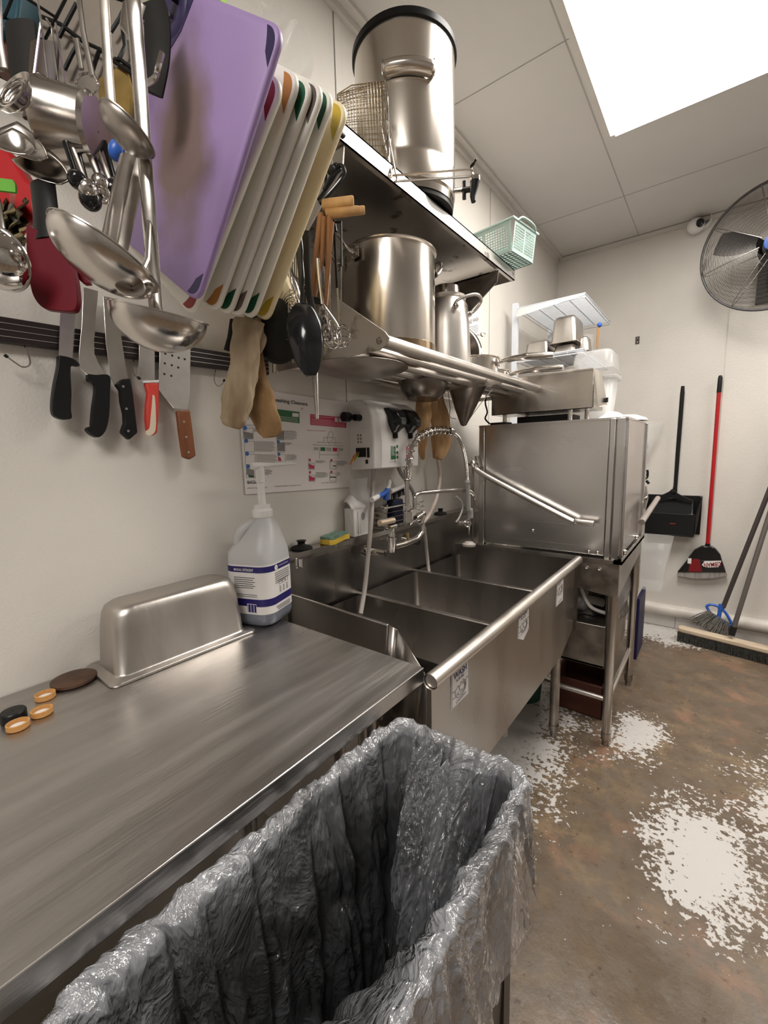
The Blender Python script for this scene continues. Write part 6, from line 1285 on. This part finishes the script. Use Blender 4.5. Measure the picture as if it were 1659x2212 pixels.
span('small upside down steel pan at the right end of the wire shelf', .405, .465, 2.70, 2.80, zs, .085)
single('plastic_cup_stack', MB().lathe([(.035, 0), (.045, .1), (.045, .13)], (.40, 2.92, zs), n=24, cap0=True), M['clearpl'], 'clear cup stack between the steel pans on the wire shelf', 'cups')
single('amber_spatula_handle', MB().tube([q(1292, 700, 2.9), q(1290, 752, 2.9)], .009, 8, flat=.6), mat('amber_handle', (.48, .22, .04), .4), 'amber spatula handle hanging from the corner of the wire shelf', 'scraper')  # just the handle of a spatula, blade left out
single('blue_hook', MB().ball(q(1295, 702, 2.9), .014, 8), M['blue'], 'small blue hook at the corner of the wire shelf', 'hook')

# ================================================================ right side of the dishwasher
t = Thing('hanging_bin', 'clear plastic bin hanging behind the right rear leg of the dishwasher', 'bin')
t.part('body', MB().loft([rrect(.815, 2.86, .12, .22, .02, .52), rrect(.825, 2.86, .17, .28, .03, .80)], True, False), M['clearpl'], solid=.003, ang=60)
single('blue_crate', MB().box((.768, 2.72, .10), (.786, 2.98, .47)), mat('navy_crate', (.008, .008, .06), .5), 'dark blue plastic crate standing on edge behind the dishwasher', 'crate', bev=.004)
single('wall_jug', MB().loft([[V((.70+.06*math.cos(a_), 3.2+.10*math.sin(a_), z_)) for a_ in [2*math.pi*k/20 for k in range(20)]] for z_ in (.0, .2, .35)]), M['clearpl'], 'clear plastic container on the floor behind the dishwasher', 'container')
c = at(1405, 935, 'Y', 3.56)
single('clear_bag_holder', MB().grid(lambda i, j: c+V(((.03+.06*j)*math.cos(i*6.283)+.03*j-.04, (.05+.03*j)*math.sin(i*6.283), -.20+.27*j+.01*math.sin(i*19+j*6))), 30, 14, True), M['film'], 'clear plastic bag hanging on the back wall beside the dishwasher', 'bag')
single('ladle_bowl', MB().ball(at(1388, 965, 'Y', 3.56), .035, 10, Z_, 1.3), M['chrome'], 'shiny steel ladle head inside the clear hanging bag', 'ladle')
t = Thing('spray_gun', 'chrome spray gun with black lever hanging beside the right side of the dishwasher', 'spray gun')
t.part('body', MB().tube([at(1392, 1050, 'Y', 2.7), at(1391, 1075, 'Y', 2.7), at(1387, 1098, 'Y', 2.7)], [.012, .022, .018], 14), M['chrome'])
t.part('head', MB().ball(at(1390, 1030, 'Y', 2.7), .018, 10), M['chrome']); t.part('lever', MB().tube(smooth([at(1387, 1036, 'Y', 2.7), at(1397, 1032, 'Y', 2.7), at(1399, 1022, 'Y', 2.7), at(1398, 1015, 'Y', 2.7)]), .006, 8).tube([at(1396, 1038, 'Y', 2.7), at(1402, 1045, 'Y', 2.7)], .007, 8), M['black'])

# ================================================================ back wall
B = lambda x, y, Y=3.62: at(x, y, 'Y', Y)
t = Thing('dustpan', 'black lobby dustpan with upright handle hanging on the back wall', 'dustpan')
t.part('handle', MB().tube([B(1475, 834, 3.60), B(1474, 850, 3.60), B(1464, 980, 3.60), B(1459, 1050, 3.60), B(1457, 1064, 3.60)], [.010, .013, .013, .012, .016], 16), M['black'])
bx0, bx1 = B(1398, 1070).x, B(1518, 1070).x; zt_, zb_ = B(1460, 1070).z, B(1460, 1152).z
pan = MB().prism([(bx0+.0, 3.645, zt_), (bx0, 3.55, zt_-.02), (bx0+.01, 3.50, zt_-.12), (bx0+.015, 3.50, zb_+.03), (bx0+.015, 3.645, zb_)], (.006, 0, 0)).prism([(bx1-.012, 3.645, zt_), (bx1-.006, 3.55, zt_-.02), (bx1-.03, 3.50, zt_-.12), (bx1-.03, 3.50, zb_+.03), (bx1-.03, 3.645, zb_)], (.006, 0, 0))
pan.box((bx0, 3.638, zb_), (bx1, 3.646, zt_)).box((bx0+.01, 3.50, zb_+.005), (bx1-.03, 3.51, zt_-.115)).box((bx0+.01, 3.50, zb_), (bx1-.03, 3.645, zb_+.008)).box((bx1-.014, 3.56, zt_-.075), (bx1, 3.645, zt_))
t.part('pan', pan, M['black'], bev=.003)
cxm = (bx0+bx1)/2-.01
yoke = []
for i in range(13):
    u = i/12*2-1; yoke.append((cxm+u*.125, 3.575, zt_+.045-.075*abs(u)**.8))
t.part('yoke', MB().prism([V(p) for p in yoke]+[V((cxm+.12, 3.575, zt_-.045)), V((cxm, 3.575, zt_-.012)), V((cxm-.12, 3.575, zt_-.045))], (0, .012, 0)).tube([B(1457, 1060, 3.585), (cxm, 3.585, zt_+.02)], .020, 14), M['black'], bev=.002)
t.part('hood', MB().grid(lambda i, j: V((bx0+.02+(bx1-bx0-.06)*i, 3.62-.11*j, zt_-.03-.095*j+.02*math.sin(math.pi*i)*(1-j)-.012*math.sin(math.pi*i)*j)), 16, 8), M['black_gloss'], solid=.004, ang=180)
mb = MB(); c = B(1453, 1132, 3.495); text_mb(mb, 'LIBMAN', c-X_*.016, c+X_*.016, .007, -Y_, bold=True); t.part('logo', mb, mat('red_logo', (.55, .06, .03), .4), label='small red logo')
t = Thing('broom', 'angle broom with red handle hanging head down on the back wall', 'broom')
t.part('handle', MB().tube([B(1553, 848, 3.615), B(1528, 1182, 3.615)], .0115, 14), M['red'])
t.part('grip', MB().tube([B(1556, 811, 3.615), B(1556, 816, 3.615), B(1553, 848, 3.615)], [.008, .0125, .0130], 14), M['black'], label='black grip')
t.part('socket', MB().tube([B(1529, 1174, 3.615), B(1527, 1192, 3.615)], [.014, .017], 14), M['black'])
cap_ = [(1524, 1180), (1516, 1180), (1500, 1188), (1488, 1203), (1484, 1212), (1560, 1212), (1556, 1198), (1546, 1186), (1538, 1181)]
def wallp(pts, y0, th): return MB().prism([at(x, y, 'Y', y0) for x, y in pts], (0, th, 0))
t.part('head', wallp(cap_, 3.585, .045), M['black_gloss'], bev=.006)
sl = t.part('sleeve', wallp([(1484, 1210), (1560, 1212), (1568, 1236), (1463, 1236)], 3.582, .05), M['black_gloss'], bev=.003)
t.part('bristles', wallp([(1464, 1236), (1568, 1236), (1571, 1243), (1540, 1249), (1500, 1250), (1462, 1243)], 3.59, .03), mat('bristle_grey', (.30, .28, .26), .8, 0, .3, 80, (1, 1, .1)))
t.part('red_panel', wallp([(1498, 1207), (1511, 1208), (1517, 1235), (1487, 1235), (1490, 1216)], 3.5805, .001), mat('label_red', (.20, .008, .012), .4), parent=sl)
t.part('barcode_patch', wallp([(1486, 1206), (1494, 1206), (1493, 1218), (1485, 1217)], 3.580, .001), M['paper'], parent=sl)
ov = [(1516, 1220), (1522, 1212), (1558, 1211), (1557, 1216), (1552, 1225), (1530, 1226), (1520, 1224)]
t.part('logo_plate', wallp(ov, 3.5800, .001), M['paper'], parent=sl, label='white logo plate')
mb = MB(); a_, b_ = at(1555.5, 1214, 'Y', 3.579), at(1520, 1217, 'Y', 3.579); text_mb(mb, 'LIBMAN', a_, b_, .030, -Y_, bold=True)
t.part('logo', mb, mat('logo_red', (.28, .01, .03), .4), parent=sl)
t = Thing('wall_plate', 'small dark metal bracket screwed high on the back wall', 'bracket')
t.part('plate', MB().box((.562, 3.644, 2.055), (.587, 3.65, 2.105)), mat('rusty_plate', (.05, .035, .03), .5)); t.part('screw', MB().ball((.5745, 3.643, 2.092), .005, 6).ball((.5745, 3.643, 2.066), .006, 6), M['satin'])
t = Thing('security_camera', 'white dome security camera on the back wall under the ceiling', 'camera')
c = B(1503, 488, 3.60); t.part('mount', MB().lathe([(.001, 0), (.055, 0), (.055, .02), (.045, .035)], V((c.x+.03, 3.649, c.z+.035)), -Y_, 28), M['white']); t.part('dome', MB().ball(c, .047, 14), M['white']); t.part('lens', MB().lathe([(.026, 0), (.024, .004), (.001, .010)], c+vd(-.05, -.18, 1)*.042, vd(.02, -.30, 1), 20), M['black_gloss'], label='black lens')
# fan
t = Thing('wall_fan', 'large round wall mounted fan with wire guard and black blades', 'fan')
fc = V((1.254, 3.30, 2.40)); FR = .325; fa = V((-.12, -1, -.10)).normalized(); fu, fv, _ = frame(fa, Z_)
def fr(q, r, dz): return fc+(fu*math.cos(q)+fv*math.sin(q))*r+fa*dz
M['guard'] = mat('guard_wire', (.30, .285, .27), .35, 1, .05)
mb = MB(); NR = 46
for k in range(NR):
    r_ = .075+(FR-.078)*k/(NR-1); dz = .085*math.sqrt(max(0, 1-(r_/FR)**2.6)); mb.tube([fr(2*math.pi*i/56, r_, dz) for i in range(56)], .0010, 4, closed=True)
t.part('front_guard', mb, M['guard'])
mb = MB()
for k in range(30):
    r_ = .09+(FR-.092)*k/29; dz = -.085*math.sqrt(max(0, 1-(r_/FR)**2.6)); mb.tube([fr(2*math.pi*i/48, r_, dz) for i in range(48)], .0009, 4, closed=True)
t.part('rear_guard', mb, M['guard'])
for sgn in (1, -1):
    for k in range(8):
        q_ = 2*math.pi*(k+.3)/8; t.part('guard_spoke', MB().tube([fr(q_, .06+(FR-.06)*i/12, sgn*(.002+.085*math.sqrt(max(0, 1-((.06+(FR-.06)*i/12)/FR)**2.6)))) for i in range(13)], .0024, 6), M['guard'])
t.part('rim_ring', MB().tube([fr(2*math.pi*i/72, FR+.002, 0) for i in range(72)], .007, 8, closed=True), mat('guard_ring', (.12, .12, .125), .35, 1))
t.part('badge', MB().lathe([(.001, .098), (.040, .095), (.043, .086), (.001, .084)], fc, fa, 32), M['blue'], label='blue centre badge')
for k in range(3):
    q0_ = math.radians(72+120*k); mb = MB()
    def bl(i, j):
        r_ = .05+.22*i; w = .28+.38*math.sin(math.pi*min(1, .25+i*.6)); qq = q0_+(j-.5)*w*(1.25-.3*i); return fr(qq, r_, .035*(j-.5))
    t.part('blade', mb.grid(bl, 14, 10), M['black'], solid=.003, ang=180)
t.part('hub', MB().lathe([(.001, .03), (.05, .03), (.055, -.03), (.001, -.03)], fc, fa, 28), M['black'])
t.part('motor', MB().lathe([(.07, -.09), (.08, -.10), (.08, -.20), (.05, -.23), (.001, -.235)], fc, fa, 28, cap0=True), M['black'])
t.part('wall_arm', MB().tube([fc-fa*.18, V((fc.x+.02, 3.55, fc.z-.10)), V((fc.x+.02, 3.645, fc.z-.10))], .02, 14).box((fc.x-.05, 3.635, fc.z-.22), (fc.x+.09, 3.65, fc.z+.02)), M['black'])
t.part('pull_switch', MB().tube([at(1525, 560, 'Y', 3.3), at(1519, 582, 'Y', 3.3), at(1516, 588, 'Y', 3.3)], [.004, .007, .003], 8), M['guard'])
# leaning brooms
t = Thing('broom', 'old grey bristled broom with blue cap leaning on the back wall', 'broom')
h0, h1 = at(1562, 1312, 'Y', 3.49), at(1659, 1066, 'Y', 3.535); dd = (h1-h0)
t.part('handle', MB().tube([h0, h0+dd*2.6], .0135, 14), mat('dark_pole', (.10, .085, .08), .35, .6))
def qp(pts, Y, th): return MB().prism([at(x, y, 'Y', Y) for x, y in pts], (0, th, 0))
ring = [(1526, 1309), (1536, 1306), (1551, 1310), (1560, 1316), (1569, 1326), (1577, 1340), (1580, 1347), (1576, 1350), (1565, 1345), (1548, 1333), (1533, 1322)]
rp = smooth([at(x, y, 'Y', 3.49) for x, y in ring]+[at(*ring[0], 'Y', 3.49)], 3)
cp_ = t.part('cap', MB().tube(rp, .0085, 10).tube([at(1557, 1311, 'Y', 3.49), at(1553, 1332, 'Y', 3.49)], .012, 10).tube([at(1560, 1306, 'Y', 3.495), at(1557, 1316, 'Y', 3.495)], .018, 12), M['blue'], label='blue cap')
mb = MB()
for i in range(260):
    u = random.random(); v = random.random(); s_ = V((0, 0, 0)); p0 = at(1530+46*u, 1318+28*u, 'Y', 3.49-.02+.05*v)
    p1 = at(1492+75*u+random.uniform(-4, 4), 1338+48*u+random.uniform(-6, 4), 'Y', 3.46-.03+.07*v); pm = p0.lerp(p1, .5)+V((random.uniform(-.008, .008), 0, random.uniform(-.008, .004)))
    mb.tube([p0, pm, p1], .0016, 4)
bo = t.part('bristles', mb, mat('grey_bristle', (.17, .16, .14), .7, 0, .5, 90), label='frayed grey bristles'); bo['kind'] = 'stuff'
t = Thing('push_broom', 'push broom with pale wooden block and dark bristles on the floor by the back wall', 'broom')
h0 = at(1580, 1372, 'Y', 3.38); h1 = at(1659, 1122, 'Y', 3.485)
t.part('handle', MB().tube([h0+(h1-h0)*.06, h0+(h1-h0)*2.2], .0135, 14), mat('grey_pole', (.20, .18, .17), .35, .6))
t.part('socket', MB().tube([h0, h0+(h1-h0)*.075], .017, 14), M['rubber'], label='black socket')
a_, b_ = V((.975, 3.43, .085)), V((1.62, 3.31, .085)); ed = (b_-a_).normalized(); es = V((-ed.y, ed.x, 0))
def blk(p, r, z): return [p-ed*r*.0+es*(-r)+Z_*z]
ol = []
for k in range(9): q_ = math.pi/2+math.pi*k/8; ol.append(a_+ed*math.cos(q_)*.035+es*math.sin(q_)*.035)
for k in range(9): q_ = -math.pi/2+math.pi*k/8; ol.append(b_+ed*math.cos(q_)*.035+es*math.sin(q_)*.035)
t.part('block', MB().prism([p-Z_*.018 for p in ol], (0, 0, .032)), mat('weathered_wood', (.62, .50, .37), .7, 0, 0, 10, (.2, 1.5, 1), col2=(.35, .26, .18), thr=(.45, .65)), label='pale weathered wood block', bev=.008)
mb = MB()
for i in range(150):
    for k in range(4):
        s_ = i/149; p = (a_-ed*.025).lerp(b_+ed*.02, s_)+es*(-.028+.056*k/3); p.z = .068; mb.tube([p, p+V((random.uniform(-.005, .005), random.uniform(-.004, .002)-.006*(k == 0), -.066))], .0028, 4)
bo = t.part('bristles', mb, mat('dark_bristle', (.045, .045, .04), .7, 0, .6, 90), label='short dark bristles'); bo['kind'] = 'stuff'

# ================================================================ place everything
finalize()
bpy.context.view_layer.update()
for d_, lab_ in CAP_TO: copy_tree(CAP, d_, lab_)
